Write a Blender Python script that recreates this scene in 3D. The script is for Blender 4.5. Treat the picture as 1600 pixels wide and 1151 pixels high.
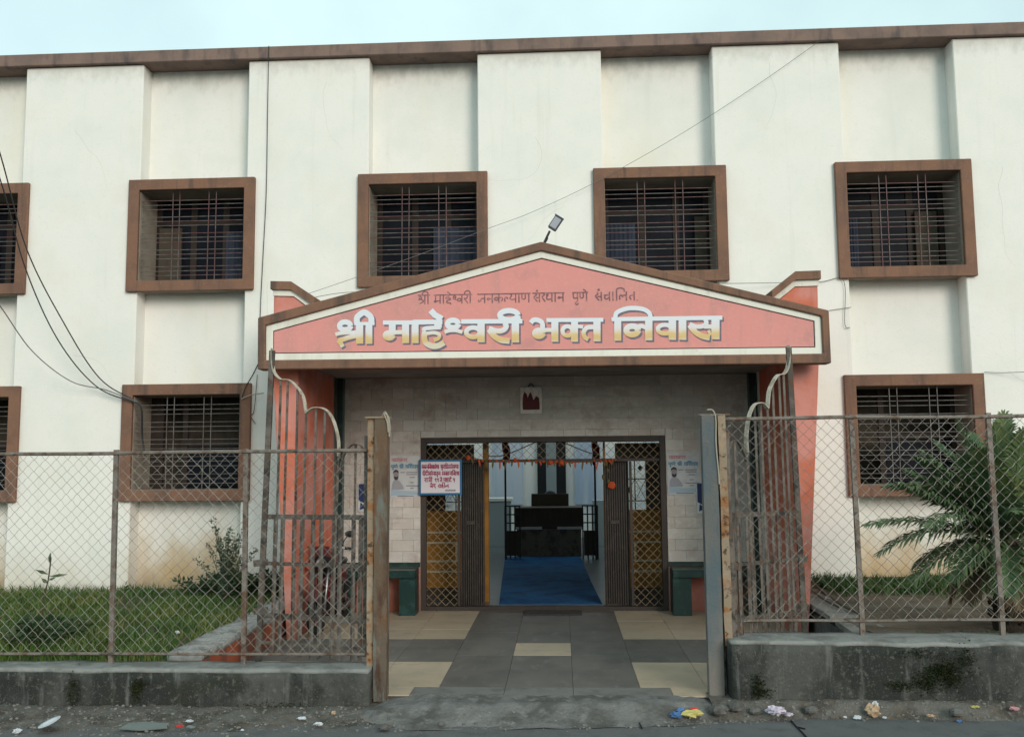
import bpy, bmesh, math, random
from mathutils import Vector, Matrix, noise
from math import radians, sin, cos, pi
random.seed(7)
for o in list(bpy.data.objects): bpy.data.objects.remove(o)
S = bpy.context.scene
COL = S.collection

# ------------------------------------------------------------------ camera, sky, sun, exposure
FPX = 1430.0
YAW, PIT, ROL = -0.05245619, 0.09845887, 0.00888175
CAMH = 2.08
def _rot():
    c, s = cos(YAW), sin(YAW); A = Matrix(((c, -s, 0), (s, c, 0), (0, 0, 1)))
    c, s = cos(PIT), sin(PIT); B = Matrix(((1, 0, 0), (0, c, s), (0, -s, c)))
    c, s = cos(ROL), sin(ROL); C = Matrix(((c, 0, -s), (0, 1, 0), (s, 0, c)))
    return C @ B @ A
RC = _rot()
cam_d = bpy.data.cameras.new('camera'); cam = bpy.data.objects.new('camera', cam_d); COL.objects.link(cam)
r, f, u = RC[0], RC[1], RC[2]
cam.matrix_world = Matrix(((r[0], u[0], -f[0], 0), (r[1], u[1], -f[1], 0), (r[2], u[2], -f[2], CAMH), (0, 0, 0, 1)))
cam_d.sensor_fit = 'HORIZONTAL'; cam_d.sensor_width = 36; cam_d.lens = FPX / 1600 * 36
cam_d.clip_start = 0.05; cam_d.clip_end = 2000
S.camera = cam
def _ray(px, py): return RC.transposed() @ Vector(((px - 800) / FPX, 1, (575.5 - py) / FPX))
def atY(px, py, Y): d = _ray(px, py); d = d * (Y / d.y); return Vector((d.x, Y, d.z + CAMH))
def atZ(px, py, Z): d = _ray(px, py); d = d * ((Z - CAMH) / d.z); return Vector((d.x, d.y, Z))

SUN_EL, SUN_AZ = radians(19), radians(150)          # azimuth clockwise from +Y (behind the camera, to the right)
W = bpy.data.worlds.new('World'); S.world = W; W.use_nodes = True
nt = W.node_tree; nt.nodes.clear()
sky = nt.nodes.new('ShaderNodeTexSky'); sky.sky_type = 'NISHITA'; sky.sun_disc = False
sky.sun_elevation = SUN_EL; sky.sun_rotation = SUN_AZ; sky.air_density = 1.0; sky.dust_density = 2.0; sky.ozone_density = 1.0
bg = nt.nodes.new('ShaderNodeBackground'); bg.inputs['Strength'].default_value = 0.15
wo = nt.nodes.new('ShaderNodeOutputWorld')
tcw = nt.nodes.new('ShaderNodeTexCoord'); nzw = nt.nodes.new('ShaderNodeTexNoise')
nzw.inputs['Scale'].default_value = 3.0; nzw.inputs['Detail'].default_value = 5
mrw = nt.nodes.new('ShaderNodeMapRange'); mrw.inputs[1].default_value = 0.35; mrw.inputs[2].default_value = 0.75
mrw.inputs[3].default_value = 0.66; mrw.inputs[4].default_value = 1.0
mxw = nt.nodes.new('ShaderNodeMix'); mxw.data_type = 'RGBA'; mxw.inputs[7].default_value = (5.7, 7.5, 7.35, 1)
nt.links.new(tcw.outputs['Generated'], nzw.inputs['Vector']); nt.links.new(nzw.outputs['Fac'], mrw.inputs[0])
nt.links.new(mrw.outputs[0], mxw.inputs[0]); nt.links.new(sky.outputs[0], mxw.inputs[6])
nt.links.new(mxw.outputs[2], bg.inputs['Color']); nt.links.new(bg.outputs[0], wo.inputs['Surface'])
sl = bpy.data.lights.new('sun', 'SUN'); sl.energy = 1.75; sl.angle = radians(24); sl.color = (1.0, 0.89, 0.79)
so = bpy.data.objects.new('sun', sl); COL.objects.link(so)
to_sun = Vector((sin(SUN_AZ) * cos(SUN_EL), cos(SUN_AZ) * cos(SUN_EL), sin(SUN_EL)))
so.rotation_euler = to_sun.to_track_quat('Z', 'Y').to_euler()
S.cycles.max_bounces = 6; S.cycles.diffuse_bounces = 3; S.cycles.glossy_bounces = 2; S.cycles.caustics_reflective = False
S.view_settings.view_transform = 'Standard'; S.view_settings.look = 'None'
S.view_settings.exposure = 0.0; S.view_settings.gamma = 1.0; S.view_settings.use_curve_mapping = False

# ------------------------------------------------------------------ materials
MATS = {}
def M(name, col, rough=0.85, var=(), bump=None, spec=0.3, metal=0.0, rnd=0.0, zmix=None, rndcols=None):
    """var: (scale, colour, lo, hi, (sx,sy,sz)[, amount]);  zmix: (z0, z1, colour, amount, noise scale) stain fading from z0 up to z1"""
    m = bpy.data.materials.new(name); m.use_nodes = True; t = m.node_tree; N = t.nodes; L = t.links
    b = N['Principled BSDF']; b.inputs['Roughness'].default_value = rough; b.inputs['Metallic'].default_value = metal
    b.inputs['Specular IOR Level'].default_value = spec
    geo = N.new('ShaderNodeNewGeometry')
    rgb = N.new('ShaderNodeRGB'); rgb.outputs[0].default_value = (*col, 1); cur = rgb.outputs[0]
    if rndcols or rnd:
        oi = N.new('ShaderNodeObjectInfo')
    if rndcols:
        cr = N.new('ShaderNodeValToRGB'); cr.color_ramp.interpolation = 'CONSTANT'
        els = cr.color_ramp.elements
        while len(els) < len(rndcols): els.new(0.5)
        for i, c in enumerate(rndcols): els[i].position = i / len(rndcols); els[i].color = (*c, 1)
        L.new(oi.outputs['Random'], cr.inputs[0]); cur = cr.outputs[0]
    def mix(fac, c2, cur):
        mx = N.new('ShaderNodeMix'); mx.data_type = 'RGBA'; L.new(fac, mx.inputs[0]); L.new(cur, mx.inputs[6])
        mx.inputs[7].default_value = (*c2, 1); return mx.outputs[2]
    def nz(scale, st, detail=4):
        mp = N.new('ShaderNodeMapping'); mp.inputs['Scale'].default_value = st; L.new(geo.outputs['Position'], mp.inputs[0])
        n = N.new('ShaderNodeTexNoise'); n.inputs['Scale'].default_value = scale; n.inputs['Detail'].default_value = detail
        n.inputs['Roughness'].default_value = 0.62; L.new(mp.outputs[0], n.inputs['Vector']); return n.outputs['Fac']
    for v in var:
        sc, c2, lo, hi, st = v[:5]; lo, hi = .5 + (lo - .5) * .62, .5 + (hi - .5) * .62; amt = v[5] if len(v) > 5 else 1.0
        mr = N.new('ShaderNodeMapRange'); mr.inputs[1].default_value = lo; mr.inputs[2].default_value = hi; mr.inputs[4].default_value = amt
        L.new(nz(sc, st), mr.inputs[0]); cur = mix(mr.outputs[0], c2, cur)
    for zm in ([zmix] if zmix and not isinstance(zmix[0], tuple) else (zmix or ())):
        z0, z1, c2, amt, sc = zm
        sp = N.new('ShaderNodeSeparateXYZ'); L.new(geo.outputs['Position'], sp.inputs[0])
        n = nz(sc, (1, 1, 0.6)); ma = N.new('ShaderNodeMath'); ma.operation = 'MULTIPLY_ADD'
        L.new(n, ma.inputs[0]); ma.inputs[1].default_value = (z1 - z0) * 1.6; L.new(sp.outputs[2], ma.inputs[2])
        mr = N.new('ShaderNodeMapRange'); a = z0 + (z1 - z0) * 0.8
        mr.inputs[1].default_value = a; mr.inputs[2].default_value = a + (z1 - z0); mr.inputs[3].default_value = amt; mr.inputs[4].default_value = 0
        mr.interpolation_type = 'SMOOTHSTEP'
        L.new(ma.outputs[0], mr.inputs[0]); cur = mix(mr.outputs[0], c2, cur)
    if rnd:
        hs = N.new('ShaderNodeHueSaturation'); mr = N.new('ShaderNodeMapRange'); mr.inputs[3].default_value = 1 - rnd; mr.inputs[4].default_value = 1 + rnd
        L.new(oi.outputs['Random'], mr.inputs[0]); L.new(mr.outputs[0], hs.inputs['Value']); L.new(cur, hs.inputs['Color']); cur = hs.outputs[0]
    L.new(cur, b.inputs['Base Color'])
    if bump:
        bs, st, amt = bump
        bp = N.new('ShaderNodeBump'); bp.inputs['Strength'].default_value = amt; bp.inputs['Distance'].default_value = 0.02
        L.new(nz(bs, st, 4), bp.inputs['Height']); L.new(bp.outputs[0], b.inputs['Normal'])
    MATS[name] = m
    return m
U = (1, 1, 1); VS = (1, 1, 0.08)
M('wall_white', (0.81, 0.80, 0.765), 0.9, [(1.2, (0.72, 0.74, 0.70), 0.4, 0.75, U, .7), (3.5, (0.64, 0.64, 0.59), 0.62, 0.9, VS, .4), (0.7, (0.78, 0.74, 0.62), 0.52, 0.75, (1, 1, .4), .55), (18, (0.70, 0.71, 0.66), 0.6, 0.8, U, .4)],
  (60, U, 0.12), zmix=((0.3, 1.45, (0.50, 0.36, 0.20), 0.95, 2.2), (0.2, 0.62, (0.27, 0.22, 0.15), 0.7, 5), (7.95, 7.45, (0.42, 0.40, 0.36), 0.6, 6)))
M('pilaster_white', (0.81, 0.80, 0.765), 0.9, [(1.2, (0.73, 0.75, 0.71), 0.4, 0.75, U, .7), (7, (0.64, 0.64, 0.59), 0.64, 0.9, (1, 1, .05), .4), (0.9, (0.77, 0.74, 0.65), 0.55, 0.75, U, .4), (18, (0.70, 0.71, 0.66), 0.6, 0.8, U, .4)],
  (60, U, 0.12), zmix=((0.2, 0.9, (0.62, 0.55, 0.44), 0.55, 2.2), (0.15, 0.5, (0.30, 0.25, 0.18), 0.5, 5), (7.9, 7.55, (0.45, 0.43, 0.39), 0.5, 7)))
M('brown_paint', (0.215, 0.115, 0.075), 0.8, [(2.5, (0.17, 0.095, 0.068), 0.4, 0.7, U), (6, (0.095, 0.065, 0.054), 0.54, 0.8, VS, .85), (25, (0.26, 0.16, 0.12), 0.62, 0.8, U, .5)], (50, U, 0.15))
M('eave_brown', (0.225, 0.155, 0.13), 0.85, [(2.0, (0.165, 0.12, 0.105), 0.4, 0.7, U), (5, (0.075, 0.066, 0.07), 0.56, 0.85, (1, 1, 0.25), .8)], (40, U, 0.2))
M('soffit', (0.60, 0.58, 0.53), 0.9, [(3, (0.35, 0.34, 0.30), 0.4, 0.8, U)])
M('pink_paint', (0.69, 0.29, 0.268), 0.85, [(1.1, (0.62, 0.285, 0.265), 0.4, 0.7, U), (5, (0.50, 0.27, 0.25), 0.58, 0.85, VS, .7), (2.2, (0.52, 0.25, 0.24), 0.62, 0.8, U, .6), (30, (0.74, 0.34, 0.31), 0.55, 0.8, U, .4)], (60, U, 0.1))
M('coral_paint', (0.60, 0.245, 0.205), 0.8, [(1.3, (0.56, 0.155, 0.09), 0.40, 0.60, U), (6, (0.42, 0.12, 0.08), 0.6, 0.85, VS, .6)], (50, U, 0.1), zmix=(0.05, 0.5, (0.20, 0.09, 0.06), 0.6, 4))
M('band_white', (0.76, 0.75, 0.68), 0.85, [(4, (0.60, 0.58, 0.50), 0.5, 0.8, VS, .7), (12, (0.5, 0.49, 0.44), 0.65, 0.85, U, .5)])
M('dark_line', (0.06, 0.03, 0.035), 0.9)
M('ceiling_grey', (0.20, 0.19, 0.18), 0.9, [(2, (0.3, 0.29, 0.27), 0.4, 0.8, U)])
M('marble', (0.5, 0.46, 0.42), 0.38, [(2.4, (0.40, 0.355, 0.32), 0.42, 0.78, (1, 1, 1.3), .7), (9, (0.60, 0.57, 0.54), 0.5, 0.8, (1, 1, 1.6), .6), (3.4, (0.33, 0.25, 0.22), 0.60, 0.82, U, .7)], None, 0.4,
  rndcols=[(.50, .475, .445), (.47, .445, .42), (.53, .50, .465), (.48, .43, .40), (.46, .445, .42), (.54, .52, .49), (.50, .47, .445), (.47, .435, .40)], rnd=0.05)
M('joint_grey', (0.36, 0.335, 0.31), 0.95)
M('green_marble', (0.008, 0.030, 0.028), 0.3, [(8, (0.02, 0.06, 0.055), 0.5, 0.75, U)], None, 0.5)
M('tile_grey', (0.142, 0.130, 0.120), 0.5, [(2.2, (0.112, 0.104, 0.097), 0.4, 0.7, U), (7, (0.20, 0.19, 0.175), 0.6, 0.82, (1, .4, 1), .6), (45, (0.22, 0.21, 0.2), 0.7, 0.85, U, .5), (1.6, (0.165, 0.15, 0.13), 0.52, 0.75, (1, .5, 1), .7)], (30, U, .06), 0.4, rnd=0.09)
M('tile_cream', (0.44, 0.355, 0.26), 0.5, [(2.2, (0.38, 0.315, 0.24), 0.4, 0.7, U), (6, (0.25, 0.23, 0.19), 0.6, 0.85, U, .6)], (30, U, .04), 0.35, rnd=0.06)
M('tile_step', (0.17, 0.162, 0.152), 0.7, [(6, (0.12, 0.116, 0.11), 0.45, 0.75, U)])
M('grout', (0.07, 0.065, 0.06), 0.95)
M('door_brown', (0.045, 0.034, 0.030), 0.55, [(8, (0.06, 0.045, 0.038), 0.5, 0.8, VS)])
M('folded_steel', (0.038, 0.031, 0.028), 0.5, [(14, (0.07, 0.05, 0.042), 0.5, 0.75, U)], None, 0.4, 0.3)
M('mesh_tan', (0.27, 0.205, 0.125), 0.55, [(20, (0.17, 0.12, 0.08), 0.5, 0.75, U)], None, 0.4, 0.2)
M('chain_wire', (0.29, 0.27, 0.245), 0.6, [(3, (0.17, 0.135, 0.11), 0.45, 0.7, U)], None, 0.4, 0.35)
M('fence_steel', (0.20, 0.175, 0.155), 0.7, [(6, (0.13, 0.08, 0.055), 0.46, 0.68, U), (25, (0.28, 0.26, 0.24), 0.6, 0.8, U, .6), (11, (0.06, 0.045, 0.038), 0.6, 0.75, U, .8)], (60, U, .15), 0.35, 0.25)
M('gate_steel', (0.155, 0.14, 0.125), 0.65, [(5, (0.085, 0.07, 0.058), 0.45, 0.66, U), (13, (0.15, 0.075, 0.04), 0.58, 0.76, U, .9), (8, (0.035, 0.032, 0.03), 0.58, 0.72, U, .9)], (50, U, .1), 0.35, 0.25)
M('gate_dark', (0.085, 0.075, 0.066), 0.7, [(6, (0.15, 0.135, 0.12), 0.45, 0.66, U), (13, (0.12, 0.06, 0.035), 0.55, 0.74, U, .9), (7, (0.03, 0.027, 0.025), 0.55, 0.7, U, .8)], (50, U, .2), 0.3, 0.2)
M('gate_strap', (0.48, 0.44, 0.37), 0.6, [(9, (0.30, 0.25, 0.19), 0.45, 0.7, U), (30, (0.15, 0.09, 0.06), 0.66, 0.8, U)], None, 0.35, 0.15)
M('rust_post', (0.14, 0.072, 0.036), 0.85, [(4, (0.12, 0.095, 0.072), 0.36, 0.58, (1, 1, .25)), (9, (0.20, 0.15, 0.11), 0.58, 0.75, (1, 1, .4), .8), (5, (0.07, 0.036, 0.025), 0.54, 0.74, (1, 1, .3), .9), (7, (0.15, 0.18, 0.17), 0.62, 0.75, (1, 1, .2), .7)], (35, U, .35))
M('rust_angle', (0.27, 0.21, 0.15), 0.85, [(7, (0.27, 0.13, 0.055), 0.46, 0.62, U), (14, (0.08, 0.05, 0.035), 0.58, 0.70, U), (3, (0.36, 0.30, 0.23), 0.5, 0.7, U, .6)], (40, U, .3))
M('blue_post', (0.085, 0.112, 0.128), 0.75, [(4, (0.135, 0.127, 0.115), 0.36, 0.58, (1, 1, .3)), (8, (0.06, 0.09, 0.115), 0.55, 0.75, (1, 1, .3), .8), (6, (0.17, 0.12, 0.08), 0.64, 0.78, U, .8)], (35, U, .25), zmix=(0.05, 0.9, (0.20, 0.18, 0.16), 0.85, 3))
M('concrete_weathered', (0.074, 0.075, 0.070), 0.95, [(1.8, (0.026, 0.028, 0.026), 0.38, 0.62, (1, 1, .6)), (6, (0.15, 0.152, 0.146), 0.6, 0.84, (1.4, 1, .16), .85), (2.6, (0.028, 0.031, 0.024), 0.55, 0.72, U, .85), (22, (0.15, 0.145, 0.13), 0.6, 0.8, U, .5), (70, (0.2, 0.2, 0.19), 0.66, 0.8, U, .5)], (18, U, .7))
M('concrete_top', (0.235, 0.24, 0.23), 0.95, [(3, (0.15, 0.153, 0.147), 0.42, 0.68, U), (14, (0.30, 0.30, 0.29), 0.58, 0.8, U, .6), (1.7, (0.12, 0.12, 0.11), 0.58, 0.72, U, .7)], (25, U, .5))
M('concrete_slab', (0.23, 0.22, 0.205), 0.95, [(4, (0.15, 0.145, 0.135), 0.45, 0.7, U), (18, (0.31, 0.305, 0.29), 0.6, 0.8, U, .5)], (25, U, .5))
M('kerb_red', (0.36, 0.085, 0.04), 0.9, [(5, (0.20, 0.07, 0.045), 0.42, 0.62, (1, 1, .15)), (9, (0.14, 0.11, 0.09), 0.55, 0.72, (1, 1, .15))], (25, U, .4))
M('kerb_grey', (0.34, 0.335, 0.33), 0.95, [(5, (0.19, 0.185, 0.175), 0.42, 0.68, U), (22, (0.42, 0.42, 0.41), 0.58, 0.8, U, .7)], (20, U, .6))
M('asphalt', (0.112, 0.114, 0.118), 0.9, [(1.3, (0.125, 0.127, 0.13), 0.42, 0.7, U), (6, (0.078, 0.08, 0.082), 0.52, 0.78, U, .7), (90, (0.16, 0.16, 0.16), 0.6, 0.8, U, .5)], (120, U, .45))
M('apron_concrete', (0.16, 0.158, 0.153), 0.95, [(2.6, (0.085, 0.082, 0.077), 0.42, 0.66, U), (8, (0.21, 0.21, 0.205), 0.55, 0.78, U, .7), (60, (0.10, 0.095, 0.09), 0.6, 0.75, U, .6)], (30, U, .8))
M('verge_dirt', (0.125, 0.118, 0.107), 1.0, [(4, (0.065, 0.058, 0.05), 0.42, 0.66, U), (26, (0.19, 0.18, 0.165), 0.58, 0.76, U, .8), (9, (0.13, 0.10, 0.075), 0.55, 0.75, U, .7)], (40, U, .9))
M('soil', (0.135, 0.108, 0.078), 1.0, [(2.5, (0.085, 0.068, 0.05), 0.42, 0.68, U), (1.4, (0.16, 0.14, 0.115), 0.5, 0.7, (.4, 1.6, 1)), (20, (0.2, 0.18, 0.155), 0.6, 0.8, U, .7)], (30, U, .9))
M('lawn_soil', (0.075, 0.075, 0.035), 1.0, [(5, (0.09, 0.07, 0.045), 0.5, 0.7, U)], (30, U, .8))
M('pebble', (0.2, 0.19, 0.175), 0.95, [(9, (0.1, 0.095, 0.088), 0.4, 0.7, U)])
M('chunk', (0.12, 0.118, 0.112), 0.95, [(9, (0.075, 0.072, 0.068), 0.4, 0.7, U)], (30, U, .6))
def leafmat(name, a, b, sc=4.0):
    return M(name, a, 0.55, [(sc, b, 0.4, 0.65, U)], None, 0.25)
leafmat('grass_green', (0.085, 0.145, 0.028), (0.15, 0.175, 0.05), 2.2)
leafmat('grass_dark', (0.036, 0.085, 0.024), (0.07, 0.12, 0.036), 2.5)
leafmat('weed_green', (0.030, 0.062, 0.028), (0.055, 0.085, 0.035), 5)
leafmat('shrub_leaf', (0.045, 0.082, 0.048), (0.075, 0.115, 0.07), 6)
leafmat('palm_leaf', (0.066, 0.118, 0.052), (0.115, 0.165, 0.078), 4)
leafmat('palm_dead', (0.14, 0.10, 0.055), (0.10, 0.075, 0.045), 6)
leafmat('grass_dry', (0.17, 0.15, 0.07), (0.13, 0.12, 0.05), 3)
leafmat('palm_young', (0.10, 0.155, 0.065), (0.13, 0.17, 0.06), 4)
leafmat('moss', (0.018, 0.024, 0.009), (0.026, 0.034, 0.012), 8)
M('twig', (0.07, 0.055, 0.04), 0.9)
M('palm_trunk', (0.035, 0.028, 0.02), 0.95, [(12, (0.06, 0.048, 0.035), 0.45, 0.7, U)], (25, U, .9))
M('cable_black', (0.03, 0.03, 0.033), 0.6)
M('cable_grey', (0.15, 0.15, 0.15), 0.7)
M('twine', (0.36, 0.32, 0.26), 0.9)
M('window_lining', (0.30, 0.265, 0.22), 0.9, [(3, (0.22, 0.19, 0.155), 0.4, 0.75, U)])
M('bar_red', (0.12, 0.05, 0.052), 0.6, [(9, (0.13, 0.11, 0.11), 0.45, 0.65, U)], None, 0.4)
M('bar_grey', (0.14, 0.132, 0.128), 0.6, [(9, (0.09, 0.072, 0.065), 0.45, 0.65, U)], None, 0.4)
M('pane_dark', (0.006, 0.008, 0.013), 0.55, [(2, (0.010, 0.013, 0.02), 0.45, 0.7, U)], None, 0.1)
M('shutter_brown', (0.035, 0.024, 0.02), 0.7, [(5, (0.025, 0.018, 0.015), 0.45, 0.7, VS)])
M('curtain_blue', (0.045, 0.055, 0.085), 0.9, [(5, (0.03, 0.037, 0.06), 0.45, 0.65, (1, 1, .1))])
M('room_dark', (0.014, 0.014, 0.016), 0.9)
M('room_tan', (0.075, 0.062, 0.047), 0.9, [(3, (0.05, 0.042, 0.032), 0.45, 0.7, U)])
M('letter_shadow', (0.16, 0.145, 0.20), 0.85, [(30, (0.24, 0.18, 0.21), 0.5, 0.75, U)])
M('letter_small', (0.20, 0.11, 0.125), 0.85, [(22, (0.38, 0.19, 0.19), 0.48, 0.7, U)])
def letter_fill():
    m = M('letter_fill', (0.74, 0.76, 0.84), 0.75); t = m.node_tree; N = t.nodes; L = t.links; b = N['Principled BSDF']
    geo = N.new('ShaderNodeNewGeometry'); sp = N.new('ShaderNodeSeparateXYZ'); L.new(geo.outputs['Position'], sp.inputs[0])
    n = N.new('ShaderNodeTexNoise'); n.inputs['Scale'].default_value = 9; L.new(geo.outputs['Position'], n.inputs['Vector'])
    ma = N.new('ShaderNodeMath'); ma.operation = 'MULTIPLY_ADD'; L.new(n.outputs['Fac'], ma.inputs[0]); ma.inputs[1].default_value = 0.09; L.new(sp.outputs[2], ma.inputs[2])
    cr = N.new('ShaderNodeValToRGB'); e = cr.color_ramp.elements
    e[0].position = 0.02; e[0].color = (0.66, 0.60, 0.48, 1); e[1].position = 0.56; e[1].color = (0.70, 0.74, 0.80, 1)
    for ps, c in ((.10, (0.66, 0.47, 0.22)), (.20, (0.68, 0.50, 0.25)), (.285, (0.71, 0.64, 0.55)), (.36, (0.72, 0.70, 0.72))): k = e.new(ps); k.color = (*c, 1)
    mr = N.new('ShaderNodeMapRange'); mr.inputs[1].default_value = 3.44; mr.inputs[2].default_value = 3.90
    L.new(ma.outputs[0], mr.inputs[0]); L.new(mr.outputs[0], cr.inputs[0]); L.new(cr.outputs[0], b.inputs['Base Color'])
letter_fill()
M('paper', (0.52, 0.54, 0.56), 0.8, [(9, (0.45, 0.47, 0.50), 0.45, 0.7, U)])
M('board_white', (0.62, 0.60, 0.66), 0.5)
M('board_blue', (0.03, 0.13, 0.27), 0.5)
M('print_red', (0.33, 0.055, 0.11), 0.8)
M('print_pink', (0.48, 0.24, 0.27), 0.8)
M('print_blue', (0.12, 0.26, 0.36), 0.8)
M('print_paleblue', (0.33, 0.43, 0.52), 0.8)
M('print_grey', (0.19, 0.19, 0.22), 0.8)
M('print_dark', (0.05, 0.05, 0.065), 0.8)
M('print_skin', (0.26, 0.24, 0.25), 0.8)
M('print_robe', (0.31, 0.32, 0.36), 0.8)
M('print_navy', (0.02, 0.035, 0.11), 0.7)
M('picture_red', (0.14, 0.02, 0.025), 0.6, [(40, (0.08, 0.03, 0.03), 0.45, 0.65, U)])
M('picture_paper', (0.78, 0.75, 0.72), 0.5, [(20, (0.66, 0.62, 0.6), 0.45, 0.7, U)])
M('yellow_paint', (0.29, 0.135, 0.018), 0.6, [(4, (0.21, 0.098, 0.018), 0.45, 0.7, U)])
M('fret_cream', (0.42, 0.36, 0.26), 0.7)
M('iron_black', (0.018, 0.018, 0.02), 0.5, [], None, 0.4)
M('carpet_blue', (0.006, 0.095, 0.25), 0.95, [(3, (0.006, 0.045, 0.15), 0.45, 0.7, U), (120, (0.015, 0.075, 0.22), 0.5, 0.75, U, .5)], (200, U, .3))
M('hall_floor', (0.11, 0.115, 0.12), 0.3, [(3, (0.085, 0.09, 0.095), 0.45, 0.7, U)], None, 0.5)
M('hall_wall', (0.55, 0.52, 0.42), 0.9)
M('court_wall', (0.82, 0.79, 0.77), 0.9, [(1.5, (0.7, 0.72, 0.76), 0.45, 0.7, U)])
M('court_blue', (0.60, 0.63, 0.72), 0.8, [(3, (0.40, 0.48, 0.62), 0.45, 0.7, VS)])
M('court_grey', (0.33, 0.36, 0.38), 0.8)
M('wood_dark', (0.05, 0.036, 0.027), 0.5, [(6, (0.065, 0.045, 0.03), 0.45, 0.7, (1, 1, .2))])
M('wood_panel', (0.17, 0.145, 0.11), 0.5, [(6, (0.075, 0.06, 0.045), 0.45, 0.7, U)])
M('cloth_red', (0.36, 0.035, 0.025), 0.9, [(14, (0.22, 0.02, 0.02), 0.45, 0.7, U)])
M('flower_orange', (0.40, 0.075, 0.02), 0.8, [(30, (0.42, 0.05, 0.02), 0.45, 0.65, U)])
M('leaf_dry', (0.10, 0.075, 0.03), 0.8)
M('mat_dark', (0.05, 0.048, 0.046), 1.0, [(60, (0.08, 0.076, 0.07), 0.45, 0.7, U)], (90, U, .6))
M('lamp_body', (0.10, 0.10, 0.115), 0.45, [], None, 0.4, 0.2)
M('lamp_glass', (0.34, 0.35, 0.40), 0.18, [], None, 0.5)
M('tyre', (0.015, 0.015, 0.016), 0.85)
M('chrome', (0.30, 0.30, 0.31), 0.35, [], None, 0.5, 1.0)
M('bike_red', (0.085, 0.010, 0.014), 0.3, [], None, 0.5)
M('bike_black', (0.012, 0.012, 0.014), 0.5)
M('bike_glass', (0.30, 0.30, 0.32), 0.2, [], None, 0.5)
M('plastic_white', (0.52, 0.54, 0.58), 0.5)
M('plastic_yellow', (0.46, 0.40, 0.14), 0.45)
M('plastic_blue', (0.07, 0.15, 0.32), 0.45)
M('plastic_red', (0.5, 0.03, 0.03), 0.45)
M('paper_lilac', (0.55, 0.50, 0.60), 0.9, [(30, (0.40, 0.36, 0.44), 0.45, 0.7, U)])
M('paper_tan', (0.42, 0.30, 0.20), 0.9)
M('glass_sheet', (0.14, 0.165, 0.16), 0.5, [(12, (0.15, 0.18, 0.17), 0.45, 0.7, U)], None, 0.4)

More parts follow.
